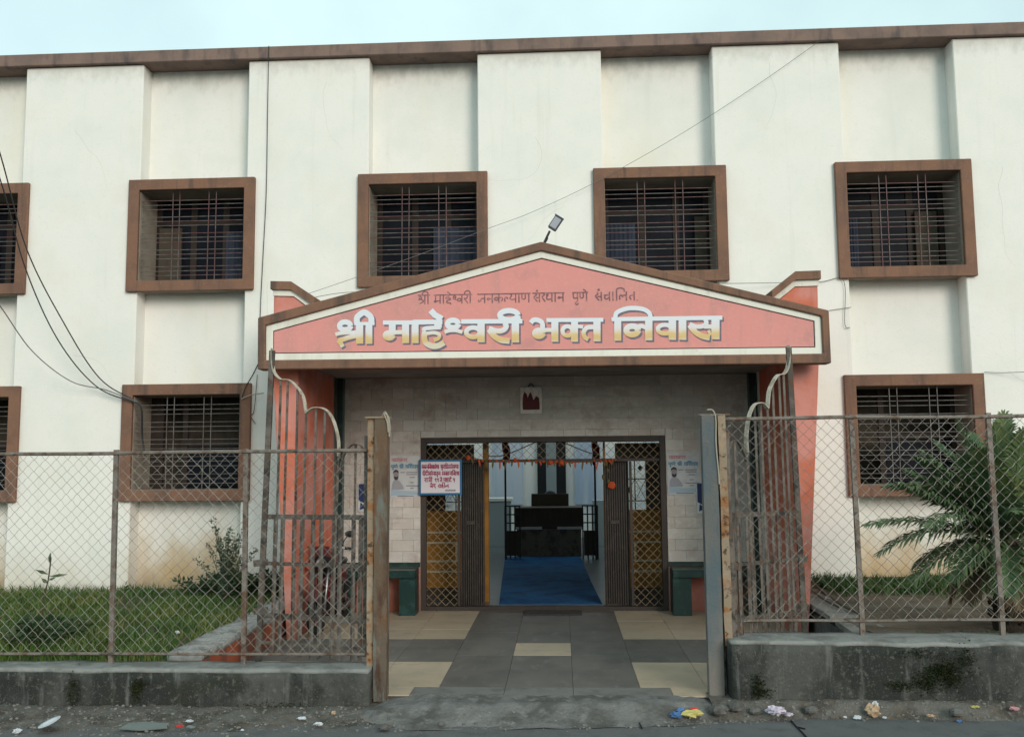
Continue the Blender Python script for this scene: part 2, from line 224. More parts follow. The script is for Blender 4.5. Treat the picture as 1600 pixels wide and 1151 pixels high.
# ------------------------------------------------------------------ object helpers
ORG = {}
class MB:
    def __init__(s): s.v = []; s.f = []
    def add(s, vs, fs):
        b = len(s.v); s.v += [Vector(v) for v in vs]; s.f += [tuple(i + b for i in q) for q in fs]; return s
    def box(s, x0, x1, y0, y1, z0, z1):
        return s.add([(x0, y0, z0), (x1, y0, z0), (x1, y1, z0), (x0, y1, z0), (x0, y0, z1), (x1, y0, z1), (x1, y1, z1), (x0, y1, z1)],
                     [(0, 3, 2, 1), (4, 5, 6, 7), (0, 1, 5, 4), (1, 2, 6, 5), (2, 3, 7, 6), (3, 0, 4, 7)])
    def prism(s, pts, y0, y1):
        """outline in x,z (counter-clockwise seen from the street), extruded along y"""
        n = len(pts); vs = [(x, y0, z) for x, z in pts] + [(x, y1, z) for x, z in pts]
        fs = [tuple(range(n)), tuple(range(2 * n - 1, n - 1, -1))] + [((i + 1) % n, i, i + n, (i + 1) % n + n) for i in range(n)]
        return s.add(vs, fs)
    def slab(s, pts, z0, z1):
        n = len(pts); vs = [(x, y, z0) for x, y in pts] + [(x, y, z1) for x, y in pts]
        fs = [tuple(range(n - 1, -1, -1)), tuple(range(n, 2 * n))] + [(i, (i + 1) % n, (i + 1) % n + n, i + n) for i in range(n)]
        return s.add(vs, fs)
    def tube(s, pts, r, n=6, cap=True):
        pts = [Vector(p) for p in pts]; rs = r if isinstance(r, (list, tuple)) else [r] * len(pts); vs = []
        up = None
        for i, p in enumerate(pts):
            t = (pts[min(i + 1, len(pts) - 1)] - pts[max(i - 1, 0)]).normalized()
            if up is None: up = Vector((0, 0, 1)) if abs(t.z) < .9 else Vector((1, 0, 0))
            a = t.cross(up); a = a.normalized() if a.length > 1e-6 else Vector((1, 0, 0)); b2 = a.cross(t).normalized(); up = b2
            for k in range(n):
                an = 2 * pi * (k + .5) / n; vs.append(p + a * (cos(an) * rs[i]) + b2 * (sin(an) * rs[i]))
        m = len(pts); fs = [(i * n + k, i * n + (k + 1) % n, (i + 1) * n + (k + 1) % n, (i + 1) * n + k) for i in range(m - 1) for k in range(n)]
        if cap: fs += [tuple(range(n - 1, -1, -1)), tuple(range((m - 1) * n, m * n))]
        return s.add(vs, fs)
    def bar(s, p, q, wx, wy):
        """square-section bar from p to q"""
        p, q = Vector(p), Vector(q); t = (q - p).normalized(); up = Vector((0, 1, 0)) if abs(t.y) < .9 else Vector((1, 0, 0))
        a = t.cross(up).normalized() * wx / 2; b = t.cross(a).normalized() * wy / 2
        vs = [p - a - b, p + a - b, p + a + b, p - a + b, q - a - b, q + a - b, q + a + b, q - a + b]
        return s.add(vs, [(0, 3, 2, 1), (4, 5, 6, 7), (0, 1, 5, 4), (1, 2, 6, 5), (2, 3, 7, 6), (3, 0, 4, 7)])
    def strap(s, pts, w, th, side):
        """flat strap: follows pts, w across along 'side', th thick"""
        pts = [Vector(p) for p in pts]; side = Vector(side).normalized(); vs = []
        for i, p in enumerate(pts):
            t = (pts[min(i + 1, len(pts) - 1)] - pts[max(i - 1, 0)]).normalized(); n = t.cross(side).normalized() * th / 2; a = side * w / 2
            vs += [p - a - n, p + a - n, p + a + n, p - a + n]
        m = len(pts); fs = [(i * 4 + k, i * 4 + (k + 1) % 4, (i + 1) * 4 + (k + 1) % 4, (i + 1) * 4 + k) for i in range(m - 1) for k in range(4)]
        fs += [(3, 2, 1, 0), tuple(range((m - 1) * 4, m * 4))]
        return s.add(vs, fs)
    def ball(s, c, rx, ry=None, rz=None, n=10, m=6, jit=0):
        ry = rx if ry is None else ry; rz = rx if rz is None else rz; c = Vector(c); vs = [c + Vector((0, 0, -rz))]
        for j in range(1, m):
            for k in range(n):
                a = 2 * pi * k / n; b = -pi / 2 + pi * j / m; q = 1 + random.uniform(-jit, jit)
                vs.append(c + Vector((rx * cos(a) * cos(b) * q, ry * sin(a) * cos(b) * q, rz * sin(b) * q)))
        vs.append(c + Vector((0, 0, rz))); L = len(vs) - 1
        fs = [(0, 1 + (k + 1) % n, 1 + k) for k in range(n)] + [(L, L - n + k, L - n + (k + 1) % n) for k in range(n)]
        for j in range(m - 2):
            o = 1 + j * n; fs += [(o + k, o + (k + 1) % n, o + n + (k + 1) % n, o + n + k) for k in range(n)]
        return s.add(vs, fs)
    def lathe(s, c, prof, n=16, axis='z'):
        c = Vector(c); vs = []
        for r_, h in prof:
            for k in range(n):
                a = 2 * pi * k / n
                p = {'z': (r_ * cos(a), r_ * sin(a), h), 'x': (h, r_ * cos(a), r_ * sin(a)), 'y': (r_ * cos(a), h, r_ * sin(a))}[axis]; vs.append(c + Vector(p))
        m = len(prof); fs = [(i * n + k, i * n + (k + 1) % n, (i + 1) * n + (k + 1) % n, (i + 1) * n + k) for i in range(m - 1) for k in range(n)]
        fs += [tuple(range(n - 1, -1, -1)), tuple(range((m - 1) * n, m * n))]
        return s.add(vs, fs)
    def mesh(s, name, bevel=0, smooth=False, off=Vector()):
        me = bpy.data.meshes.new(name); me.from_pydata([v - off for v in s.v], [], s.f); me.update()
        bm = bmesh.new(); bm.from_mesh(me)
        bmesh.ops.recalc_face_normals(bm, faces=bm.faces)
        if bevel:
            ed = [e for e in bm.edges if len(e.link_faces) == 2 and e.calc_face_angle(0) > .5]
            bmesh.ops.bevel(bm, geom=ed, offset=bevel, segments=1, affect='EDGES', profile=.5, clamp_overlap=True)
        bm.to_mesh(me); bm.free()
        if smooth:
            for p in me.polygons: p.use_smooth = True
        return me
    def build(s, name, mat, parent=None, bevel=0, smooth=False, base=None):
        off = ORG[parent.name] if parent else (Vector(base) if base is not None else Vector())
        me = s.mesh(name, bevel, smooth, off); me.materials.append(MATS[mat])
        o = bpy.data.objects.new(name, me); COL.objects.link(o)
        if parent: o.parent = parent
        else: o.location = off
        ORG[o.name] = off.copy()
        return o
def piece(name, me, parent, loc, scale=(1, 1, 1), rot=(0, 0, 0)):
    o = bpy.data.objects.new(name, me); COL.objects.link(o); o.parent = parent
    o.location = Vector(loc) - ORG[parent.name]; o.scale = scale; o.rotation_euler = rot; return o
def tag(o, label, cat, group=None):
    o['label'] = label; o['category'] = cat
    if group: o['group'] = group
    return o
def thing(name, base, label, cat, group=None):
    o = bpy.data.objects.new(name, None); o.empty_display_size = .2; COL.objects.link(o); o.location = base; ORG[o.name] = Vector(base)
    return tag(o, label, cat, group)
def struct(o): o['kind'] = 'structure'; return o
def stuff(o): o['kind'] = 'stuff'; return o
def unit(name, mat, bevel=0.0):
    me = MB().box(-.5, .5, -.5, .5, -.5, .5).mesh(name, bevel); me.materials.append(MATS[mat]); return me
def rough(mb, step, amp, freq=3.0, seed=0.0, keep=lambda p: True):
    """cut the faces into small ones and push the points about, for worn masonry"""
    me = mb.mesh('tmp'); bm = bmesh.new(); bm.from_mesh(me); bpy.data.meshes.remove(me)
    for ax in range(3):
        lo = min(v.co[ax] for v in bm.verts); hi = max(v.co[ax] for v in bm.verts); n = int((hi - lo) / step); nrm = Vector((0, 0, 0)); nrm[ax] = 1
        for i in range(1, n):
            c = Vector((0, 0, 0)); c[ax] = lo + (hi - lo) * i / n
            bmesh.ops.bisect_plane(bm, geom=bm.verts[:] + bm.edges[:] + bm.faces[:], plane_co=c, plane_no=nrm)
    for v in bm.verts:
        if keep(v.co):
            p = v.co * freq + Vector((seed, seed * 1.7, 0)); d = noise.noise_vector(p) * amp + noise.noise_vector(p * 3.1) * amp * .5
            v.co += d
    out = MB(); bm.verts.ensure_lookup_table(); bm.verts.index_update()
    out.v = [v.co.copy() for v in bm.verts]; out.f = [tuple(v.index for v in f_.verts) for f_ in bm.faces]; bm.free(); return out
def catmull(P, n=8):
    P = [Vector(p) for p in P]; Q = [P[0] * 2 - P[1]] + P + [P[-1] * 2 - P[-2]]; out = []
    for i in range(1, len(Q) - 2):
        for k in range(n):
            t = k / n; a, b, c, d = Q[i - 1:i + 3]
            out.append(.5 * ((2 * b) + (c - a) * t + (2 * a - 5 * b + 4 * c - d) * t * t + (3 * b - a - 3 * c + d) * t ** 3))
    return out + [P[-1]]

def lerp(a, b, t): return a + (b - a) * t
def interp(x, P):
    if x <= P[0][0]: return P[0][1]
    for (a, b), (c, d) in zip(P, P[1:]):
        if x <= c: return lerp(b, d, (x - a) / (c - a))
    return P[-1][1]
def ring(mb, outer, inner, y0, y1):
    n = len(outer); vs = [(x, y0, z) for x, z in outer] + [(x, y0, z) for x, z in inner] + [(x, y1, z) for x, z in outer] + [(x, y1, z) for x, z in inner]
    fs = []
    for i in range(n):
        j = (i + 1) % n
        fs += [(i, j, n + j, n + i), (2 * n + j, 2 * n + i, 3 * n + i, 3 * n + j), (j, i, 2 * n + i, 2 * n + j), (n + i, n + j, 3 * n + j, 3 * n + i)]
    return mb.add(vs, fs)
def grid(x0, x1, y0, y1, nx, ny, zf):
    m = MB(); vs = []; xf = (lambda i: lerp(x0, x1, i / nx))
    for j in range(ny + 1):
        for i in range(nx + 1):
            x = xf(i); a = y0(x) if callable(y0) else y0; b = y1(x) if callable(y1) else y1; y = lerp(a, b, j / ny); vs.append((x, y, zf(x, y)))
    return m.add(vs, [(j * (nx + 1) + i, j * (nx + 1) + i + 1, (j + 1) * (nx + 1) + i + 1, (j + 1) * (nx + 1) + i) for j in range(ny) for i in range(nx)])
def nz3(x, y, f_, s=0): return noise.noise(Vector((x * f_ + s, y * f_ - s, s)))

# ------------------------------------------------------------------ the ground
struct(MB().add([(-400, -400, -.16), (400, -400, -.16), (400, 400, -.16), (-400, 400, -.16)], [(0, 1, 2, 3)]).build('ground', 'soil'))
EDGE = [(-9, 7.25), (-6, 7.34), (-2.47, 7.47), (-1.68, 7.61), (-.17, 7.69), (1, 7.82), (2.23, 8.02), (3.7, 7.95), (9, 7.95)]
def edge(x): return interp(x, EDGE) + .035 * nz3(x, 0, 2.3, 5) + .015 * nz3(x, 0, 9, 2)
struct(grid(-40, 40, -30, 8.25, 100, 60, lambda x, y: -.1 + .006 * nz3(x, y, .8)).build('road', 'asphalt', smooth=True))
def verge_z(x, y, top):
    t = max(0, min(1, (y - edge(x)) / max(.05, 8.2 - edge(x)))); t = t * t * (3 - 2 * t)
    return -.108 + (top + .108) * min(1, t * 1.25) + (.016 * nz3(x, y, 5) + .012 * nz3(x, y, 14, 3)) * (1 if t > 0.02 else 0)
struct(grid(-9, -1.45, lambda x: edge(x) - .02, 8.3, 190, 22, lambda x, y: verge_z(x, y, -.045)).build('verge', 'verge_dirt', smooth=True))
struct(grid(1.25, 9, lambda x: edge(x) - .02, 8.45, 190, 14, lambda x, y: verge_z(x, y, 0.01)).build('verge_strip', 'verge_dirt', smooth=True))
struct(grid(-1.78, 1.55, lambda x: edge(x) - .03, 8.34, 120, 26, lambda x, y: verge_z(x, y, -.006) + .014 * nz3(x, y, 2.2, 9) + .012 - .07 * max(0, (abs(x + .12) - 1.15 + .25 * nz3(x, y, 2.6, 4)) / .45) ** 1.5).build('entrance_apron', 'apron_concrete', smooth=True))
# lawn to one side, bare soil to the other, both higher than the entrance court
def lawn_z(x, y): return .255 + .035 * nz3(x, y, .9) + .02 * nz3(x, y, 3.1) + .05 * max(0, (y - 10) / 3)
struct(grid(-14, -3.55, 8.3, 12.9, 60, 34, lawn_z).build('lawn_ground', 'lawn_soil', smooth=True))
def soil_z(x, y): return .385 + .03 * nz3(x, y, 1.1, 4) + .02 * nz3(x, y, 4, 1) + .05 * max(0, (y - 11.5))
struct(grid(2.95, 14, 8.5, 12.9, 70, 40, soil_z).build('soil_bed', 'soil', smooth=True))

# ------------------------------------------------------------------ entrance court floor: every tile a piece
court = struct(MB().box(-3.4, 2.85, 8.33, 13.0, -.2, -.012).build('court_floor', 'grout'))
def tiles(xs, ys, mat):
    for x0, x1 in zip(xs, xs[1:]):
        for y0, y1 in zip(ys, ys[1:]):
            g = .004
            piece('floor_tile', UT[mat], court, ((x0 + x1) / 2, (y0 + y1) / 2, -.008 + random.uniform(-.0012, .0012)), (x1 - x0 - g, y1 - y0 - g, .014))
UT = {m: unit('floor_tile', m, 0.0) for m in ('tile_grey', 'tile_cream', 'tile_step')}
cx = [-1.15, -.54, .08, .69]
cy = [8.63, 9.33, 9.99, 10.65, 11.31, 11.97, 12.63, 12.97]
for i in range(3):
    for j in range(len(cy) - 1):
        tiles(cx[i:i + 2], cy[j:j + 2], 'tile_cream' if (i == 1 and j == 2) else 'tile_grey')
for xs in ([-3.36, -2.95, -2.35, -1.75, -1.15], [.69, 1.29, 1.89, 2.49, 2.83]):
    tiles(xs, [8.63, 9.16, 9.68], 'tile_cream'); tiles(xs, [9.68, 10.28, 10.88], 'tile_grey'); tiles(xs, [10.88, 11.48, 12.08, 12.68, 12.97], 'tile_cream')
tiles([-1.38, -.54, .08, .96], [8.34, 8.63], 'tile_step'); tiles([-2.6, -1.38], [8.34, 8.63], 'tile_cream'); tiles([.96, 2.2], [8.34, 8.63], 'tile_cream')
tiles([-3.36, -2.6], [8.34, 8.63], 'tile_step'); tiles([2.2, 2.83], [8.34, 8.63], 'tile_step')

# ------------------------------------------------------------------ the main building
YP, YR, YF = 12.56, 12.84, 12.50
bld = thing('main_building', (-1, 12.56, 0), 'long two storey cream building with brown window frames behind the entrance porch', 'building')
def bay(k): return (-6.0 + 3.3217 * k, -4.44 + 3.3217 * k)
FR = lambda k: (-6.1416 + 3.3217 * k, -6.1416 + 3.3217 * k + 1.84)
ROWS = {'up': (4.486, 6.112), 'lo': (1.539, 3.167)}
FW = .155
ZT = 7.852
XL, XR = -14.3, 10.6
ks = range(-2, 5)
for k in ks:
    a, b = bay(k)
    for z0, z1 in ((0, 1.539 + .03), (3.167 - .03, 4.486 + .03), (6.112 - .03, ZT)):
        if k in (1, 2) and z0 == 0: continue
        if k in (1, 2) and z0 < 4 and z0 > 1: z0 = 3.3
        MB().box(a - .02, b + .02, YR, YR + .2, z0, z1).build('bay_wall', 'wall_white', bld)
edges = [XL] + [e for k in ks for e in bay(k)] + [XR]
for i in range(0, len(edges), 2):
    a, b = edges[i], edges[i + 1]; m = MB()
    segs = [(a, b, 0)]
    if a < -3.3 < b: segs = [(a, -3.215, 0), (-3.215, b, 3.3)]
    elif a < 3 < b and a > 1.5: segs = [(a, 2.712, 3.3), (2.712, b, 0)]
    elif -3.3 < a < 2.5: segs = [(a, b, 3.3)]
    if len(segs) == 2:
        (p0, p1, za), (q0, q1, zb) = segs
        poly = [(p0, za), (p1, za), (p1, zb), (q1, zb), (q1, ZT), (p0, ZT)] if za < zb else [(p0, za), (p1, za), (p1, zb), (q1, zb), (q1, ZT), (p0, ZT)]
        m.prism(poly, YP, YR + .2)
    else:
        m.box(a, b, YP, YR + .2, segs[0][2], ZT)
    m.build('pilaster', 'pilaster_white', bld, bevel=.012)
MB().box(XL, XR, 13.042, 14.6, 7.70, 7.84).build('roof_slab', 'soffit', bld)  # unseen roof, cut short so more sky light reaches the courtyard wall
MB().box(XL - .1, XR + .1, 12.49, 13.04, ZT + .003, 8.035).build('eave_band', 'eave_brown', bld, bevel=.01)
for x in (XL + .1, XR - .1): MB().box(x - .1, x + .1, 13.042, 14.6, 0, 7.69).build('side_wall', 'pilaster_white', bld)
MB().box(XL + .2, XR - .2, 14.4, 14.6, 3.22, 7.69).build('back_wall', 'pilaster_white', bld)  # unseen, set far forward to open the courtyard to the sky light

def hairline(px_, pz, n, st, a):
    x, z = px_, pz; P = [(x, YP - .0005, z)]
    for i in range(n):
        a += random.uniform(-.28, .28); x += st * cos(a); z += st * sin(a); P.append((x, YP - .0005, z))
    MB().tube(P, [.0016 * (1 - .6 * i / n) for i in range(n + 1)], 3).build('crack', 'soffit_crack', bld)
M('soffit_crack', (0.50, 0.485, 0.45), 0.95)
for c_ in ((-7.0, 6.9, 16, .07, -1.2), (-3.3, 7.5, 14, .08, -1.8), (-.3, 6.6, 18, .07, -.9), (3.0, 7.6, 16, .07, -1.4), (6.1, 6.0, 18, .08, -1.7), (-6.9, 3.6, 14, .07, -.4), (3.3, 3.4, 14, .06, -1.2), (-4.1, 4.6, 14, .07, -2.0), (.1, 5.6, 12, .06, -2.4), (6.0, 3.2, 12, .07, -1.0), (3.1, 2.4, 12, .07, -1.3)): hairline(*c_)
bar_h = {m: unit('grille_bar', m) for m in ('bar_red', 'bar_grey')}
def window(k, row):
    x0, x1 = FR(k); z0, z1 = ROWS[row]; a, b = bay(k)
    o = [(x0, z0), (x1, z0), (x1, z1), (x0, z1)]; i = [(x0 + FW, z0 + FW), (x1 - FW, z0 + FW), (x1 - FW, z1 - FW), (x0 + FW, z1 - FW)]
    w = ring(MB(), o, i, YF + random.uniform(-.004, .004), YP - .002).build('window', 'brown_paint', bld, bevel=.008)
    lo = [(a + .004, z0 + .02), (b - .004, z0 + .02), (b - .004, z1 - .02), (a + .004, z1 - .02)]; e = .0015
    li = [(x0 + FW + e, z0 + FW + e), (x1 - FW - e, z0 + FW + e), (x1 - FW - e, z1 - FW - e), (x0 + FW + e, z1 - FW - e)]
    li = [(max(p, a + .02) if n in (0, 3) else min(p, b - .02), q) for n, (p, q) in enumerate(li)]
    ring(MB(), lo, li, YP, YR + .26).build('lining', 'window_lining', w)
    xa, xb, za, zb = li[0][0], li[1][0], li[0][1], li[2][1]; W_, H_ = xb - xa, zb - za
    gy = YP + .05; n = 15
    zz = za + .045
    for j in range(n):
        zc = zb - H_ * (.10 + .184 * (j // 3) + .049 * (j % 3))
        piece('grille_bar', bar_h['bar_grey' if row == 'lo' or j % 2 else 'bar_red'], w, ((xa + xb) / 2, gy, zc), (W_, .008, .008), (0, random.uniform(-.003, .003), 0))
    for fx in (.30, .365, .645, .715):
        piece('grille_bar', bar_h['bar_red' if row == 'up' else 'bar_grey'], w, (xa + W_ * fx, gy - .012, (za + zb) / 2), (.010, .010, H_), (0, random.uniform(-.004, .004), 0))
    # room behind: sash, glass, curtains
    y = YR + .26
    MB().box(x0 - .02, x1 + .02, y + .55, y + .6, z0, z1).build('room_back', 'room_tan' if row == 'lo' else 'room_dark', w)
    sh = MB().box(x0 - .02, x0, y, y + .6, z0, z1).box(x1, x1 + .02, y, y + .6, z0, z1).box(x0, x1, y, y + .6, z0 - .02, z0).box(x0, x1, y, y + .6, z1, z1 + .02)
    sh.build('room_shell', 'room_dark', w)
    ys = y + .012
    if row == 'up':
        sa = MB()
        for f0, f1 in ((0, .05), (.34, .40), (.66, .72), (.95, 1)): sa.box(xa + W_ * f0, xa + W_ * f1, ys, ys + .05, za, zb)
        sa.box(xa, xb, ys + .001, ys + .049, zb - .36, zb - .31).box(xa, xb, ys + .001, ys + .049, za, za + .05)
        sa.build('sash', 'shutter_brown', w)
        for f0, f1 in ((.05, .34), (.40, .66), (.72, .95)): MB().box(xa + W_ * f0, xa + W_ * f1, ys + .02, ys + .026, za + .05, zb - .31).build('pane', 'pane_dark', w)
        MB().box(xa + .03, xb - .03, ys + .02, ys + .026, zb - .31, zb).build('pane', 'pane_dark', w)
        cu = MB(); c0, c1 = {0: (.70, 1), -1: (.3, .6), 1: (.55, 1), 2: (0, .30), 3: (0, .2)}.get(k, (.3, .7))
        P = [(xa + W_ * lerp(c0, c1, t / 24), ys - .03 + .018 * sin(t * 1.9), 0) for t in range(25)]
        vs = []; top = zb - .50
        for p in P: vs += [(p[0], p[1], za + .01), (p[0], p[1], top)]
        cu.add(vs, [(2 * t, 2 * t + 2, 2 * t + 3, 2 * t + 1) for t in range(24)]); cu.build('curtain', 'curtain_blue', w, smooth=True)
        if k in (0, 3, 2):
            c = {0: (.04, .26), 3: (.72, .92), 2: (.86, .97)}[k]
            MB().box(xa + W_ * c[0], xa + W_ * c[1], ys - .06, ys - .02, za + .01, zb - .42).build('shutter', 'room_tan', w)
    else:
        sa = MB()
        for f0, f1 in ((0, .12), (.31, .36), (.96, 1)): sa.box(xa + W_ * f0, xa + W_ * f1, ys, ys + .05, za, zb)
        sa.box(xa + W_ * .3, xb, ys - .01, ys + .04, za + H_ * .47, za + H_ * .53); sa.build('sash', 'shutter_brown', w)
        MB().box(xa + W_ * .37, xb - .05, ys + .02, ys + .026, za + .02, za + H_ * .46).build('pane', 'pane_dark', w)
    return w
for k in ks: window(k, 'up')
for k in (-2, -1, 0, 3, 4): window(k, 'lo')

# ------------------------------------------------------------------ entrance porch
por = thing('entrance_porch', (-.2, 10.45, 0), 'pink gabled entrance porch with brown edging and painted lettering', 'porch')
OUT = [(-3.505, 3.138), (3.047, 3.118), (3.045, 3.718), (-.195, 4.578), (-3.512, 3.747)]
WH = [(-3.418, 3.247), (2.965, 3.228), (2.962, 3.655), (-.195, 4.474), (-3.424, 3.653)]
PK = [(-3.338, 3.325), (2.887, 3.302), (2.890, 3.605), (-.195, 4.394), (-3.341, 3.592)]
PK2 = [(-3.328, 3.337), (2.875, 3.314), (2.878, 3.597), (-.195, 4.381), (-3.330, 3.584)]
ring(MB(), OUT, WH, 10.40, 10.60).build('gable_edging', 'brown_paint', por, bevel=.01)
ring(MB(), WH, PK, 10.435, 10.52).build('gable_band', 'band_white', por, bevel=.004)
MB().prism(PK, 10.452, 10.56).build('gable_groove', 'dark_line', por)
MB().prism(PK2, 10.444, 10.451).build('gable_panel', 'pink_paint', por)
MB().prism([(-3.5, 3.30), (3.03, 3.29), (3.03, 3.69), (-.195, 4.53), (-3.5, 3.72)], 10.602, 12.54).build('porch_roof', 'concrete_slab', por)
MB().box(-3.14, 2.70, 10.602, 12.83, 3.235, 3.288).build('porch_ceiling', 'ceiling_grey', por)
finL = [(-3.235, -.02), (-3.14, -.02), (-3.14, 3.30), (-2.96, 3.30), (-2.96, 3.865), (-3.205, 4.06), (-3.455, 4.07), (-3.45, 3.15)]
finR = [(2.70, -.02), (2.775, -.02), (3.02, 3.15), (3.045, 4.07), (2.775, 4.07), (2.515, 3.855), (2.515, 3.30), (2.70, 3.30)]
def topband(P, d0, d1, y0, mat, name):
    """strip running over the top three points of a fin"""
    lo = [(x, z + d0) for x, z in P]; hi = [(x, z + d1) for x, z in reversed(P)]
    pts = lo + hi
    m = MB(); n = len(P)
    for i in range(n - 1):
        q = [lo[i], lo[i + 1], (P[i + 1][0], P[i + 1][1] + d1), (P[i][0], P[i][1] + d1)]
        m.prism(q, y0, 12.50)
    return m.build(name, mat, por)
for fin, top in ((finL, [(-3.46, 4.07), (-3.205, 4.06), (-2.94, 3.86)]), (finR, [(2.50, 3.85), (2.775, 4.065), (3.05, 4.07)])):
    MB().prism(fin, 10.80, 12.55).build('pillar', 'coral_paint', por, bevel=.008)
    topband(top, .003, .075, 10.78, 'band_white', 'pillar_band')
    topband([(x + (.02 if x > 0 else -.02) * (abs(x) > 3), z) for x, z in top], .076, .175, 10.74, 'brown_paint', 'pillar_coping')
# corner strips, rear wall with the marble tiles
MB().box(-3.139, -3.06, 12.74, 12.858, 0, 3.23).build('corner_strip', 'green_marble', por)
MB().box(2.60, 2.699, 12.74, 12.858, 0, 3.23).build('corner_strip', 'green_marble', por)
rw = MB().box(-3.21, -1.976, 12.868, 13.09, -.1, 3.30).box(1.45, 2.71, 12.868, 13.09, -.1, 3.30).box(-1.976, 1.45, 12.868, 13.09, 2.386, 3.30).build('rear_wall', 'joint_grey', por)
TM = unit('wall_tile', 'marble')
tw, th = .302, .152
j = 0; z = .66
while z < 3.22:
    z1 = min(z + th, 3.232); x = -3.13 - (tw / 2 if j % 2 else 0)
    while x < 2.61:
        x0, x1 = max(x, -3.06), min(x + tw, 2.60)
        for q0, q1 in ([(x0, min(x1, -1.978)), (max(x0, 1.452), x1)] if z < 2.386 else [(x0, x1)]):
            zz = z
            if q1 - q0 > .03: piece('wall_tile', TM, rw, ((q0 + q1) / 2, 12.862 + random.uniform(-.0015, .0015), (zz + z1) / 2), (q1 - q0 - .003, .02, z1 - zz - .003))
        if z < 2.386 < z1:
            q0, q1 = max(x, -1.974), min(x + tw, 1.448)
            if q1 - q0 > .03: piece('wall_tile', TM, rw, ((q0 + q1) / 2, 12.862, (2.39 + z1) / 2), (q1 - q0 - .005, .02, z1 - 2.39 - .005))
        x += tw
    z += th; j += 1
for x0, x1 in ((-3.06, -1.978), (1.452, 2.60)):
    MB().box(x0, x1, 12.845, 12.866, .60, .657).build('skirting', 'green_marble', por)
    MB().box(x0, x1, 12.80, 12.866, 0, .595).build('painted_dado', 'coral_paint', por)
for x0, x1, leg, lab in ((-3.055, -1.985, (-2.20, -1.985), 'dark green marble bench against the porch wall, beside the parked motorcycle'), (1.458, 2.595, (1.458, 1.70), 'dark green marble bench against the porch wall, below the poster on the right')):
    b = thing('stone_bench', ((x0 + x1) / 2, 12.6, 0), lab, 'bench', 'porch benches')
    MB().box(x0, x1, 12.40, 12.797, .50, .60).build('seat', 'green_marble', b, bevel=.006)
    MB().box(leg[0], leg[1], 12.45, 12.795, 0, .497).build('leg', 'green_marble', b)
    ox = x0 if leg[0] > x0 + .1 else x1 - .2
    MB().box(ox + .02, ox + .2, 12.45, 12.795, 0, .497).build('leg', 'green_marble', b)

# ------------------------------------------------------------------ lettering: strokes of paint
class Ink:
    def __init__(s, y): s.m = MB(); s.y = y; s.n = 0
    def stroke(s, pts, w, dx=0, dz=0):
        """pts in x,z; w width"""
        P = [Vector((p[0] + dx, p[1] + dz)) for p in pts]; y = s.y - .00004 * s.n; s.n += 1; vs = []
        for i, p in enumerate(P):
            a = (p - P[i - 1]).normalized() if i else None; b = (P[i + 1] - p).normalized() if i < len(P) - 1 else None
            t = ((a or b) + (b or a)); t = t.normalized() if t.length > 1e-4 else (a or b)
            k = 1.0
            if a and b: k = min(1.5, 1 / max(.5, t.dot(a)))
            n = Vector((-t.y, t.x)) * (w / 2 * k); yy = y - .00001 * i; vs += [(p.x - n.x, yy, p.y - n.y), (p.x + n.x, yy, p.y + n.y)]
        s.m.add(vs, [(2 * i, 2 * i + 2, 2 * i + 3, 2 * i + 1) for i in range(len(P) - 1)])
    def poly(s, pts):
        y = s.y - .00003 * s.n; s.n += 1; s.m.add([(x, y, z) for x, z in pts], [tuple(range(len(pts)))])
def ell(cx, cy, rx, ry, n=14, a0=0, a1=2 * pi): return [(cx + rx * cos(a0 + (a1 - a0) * i / n), cy + ry * sin(a0 + (a1 - a0) * i / n)) for i in range(n + 1)]
def sm(pts, n=5): return [(p.x, p.y) for p in catmull([(a, b, 0) for a, b in pts], n)]
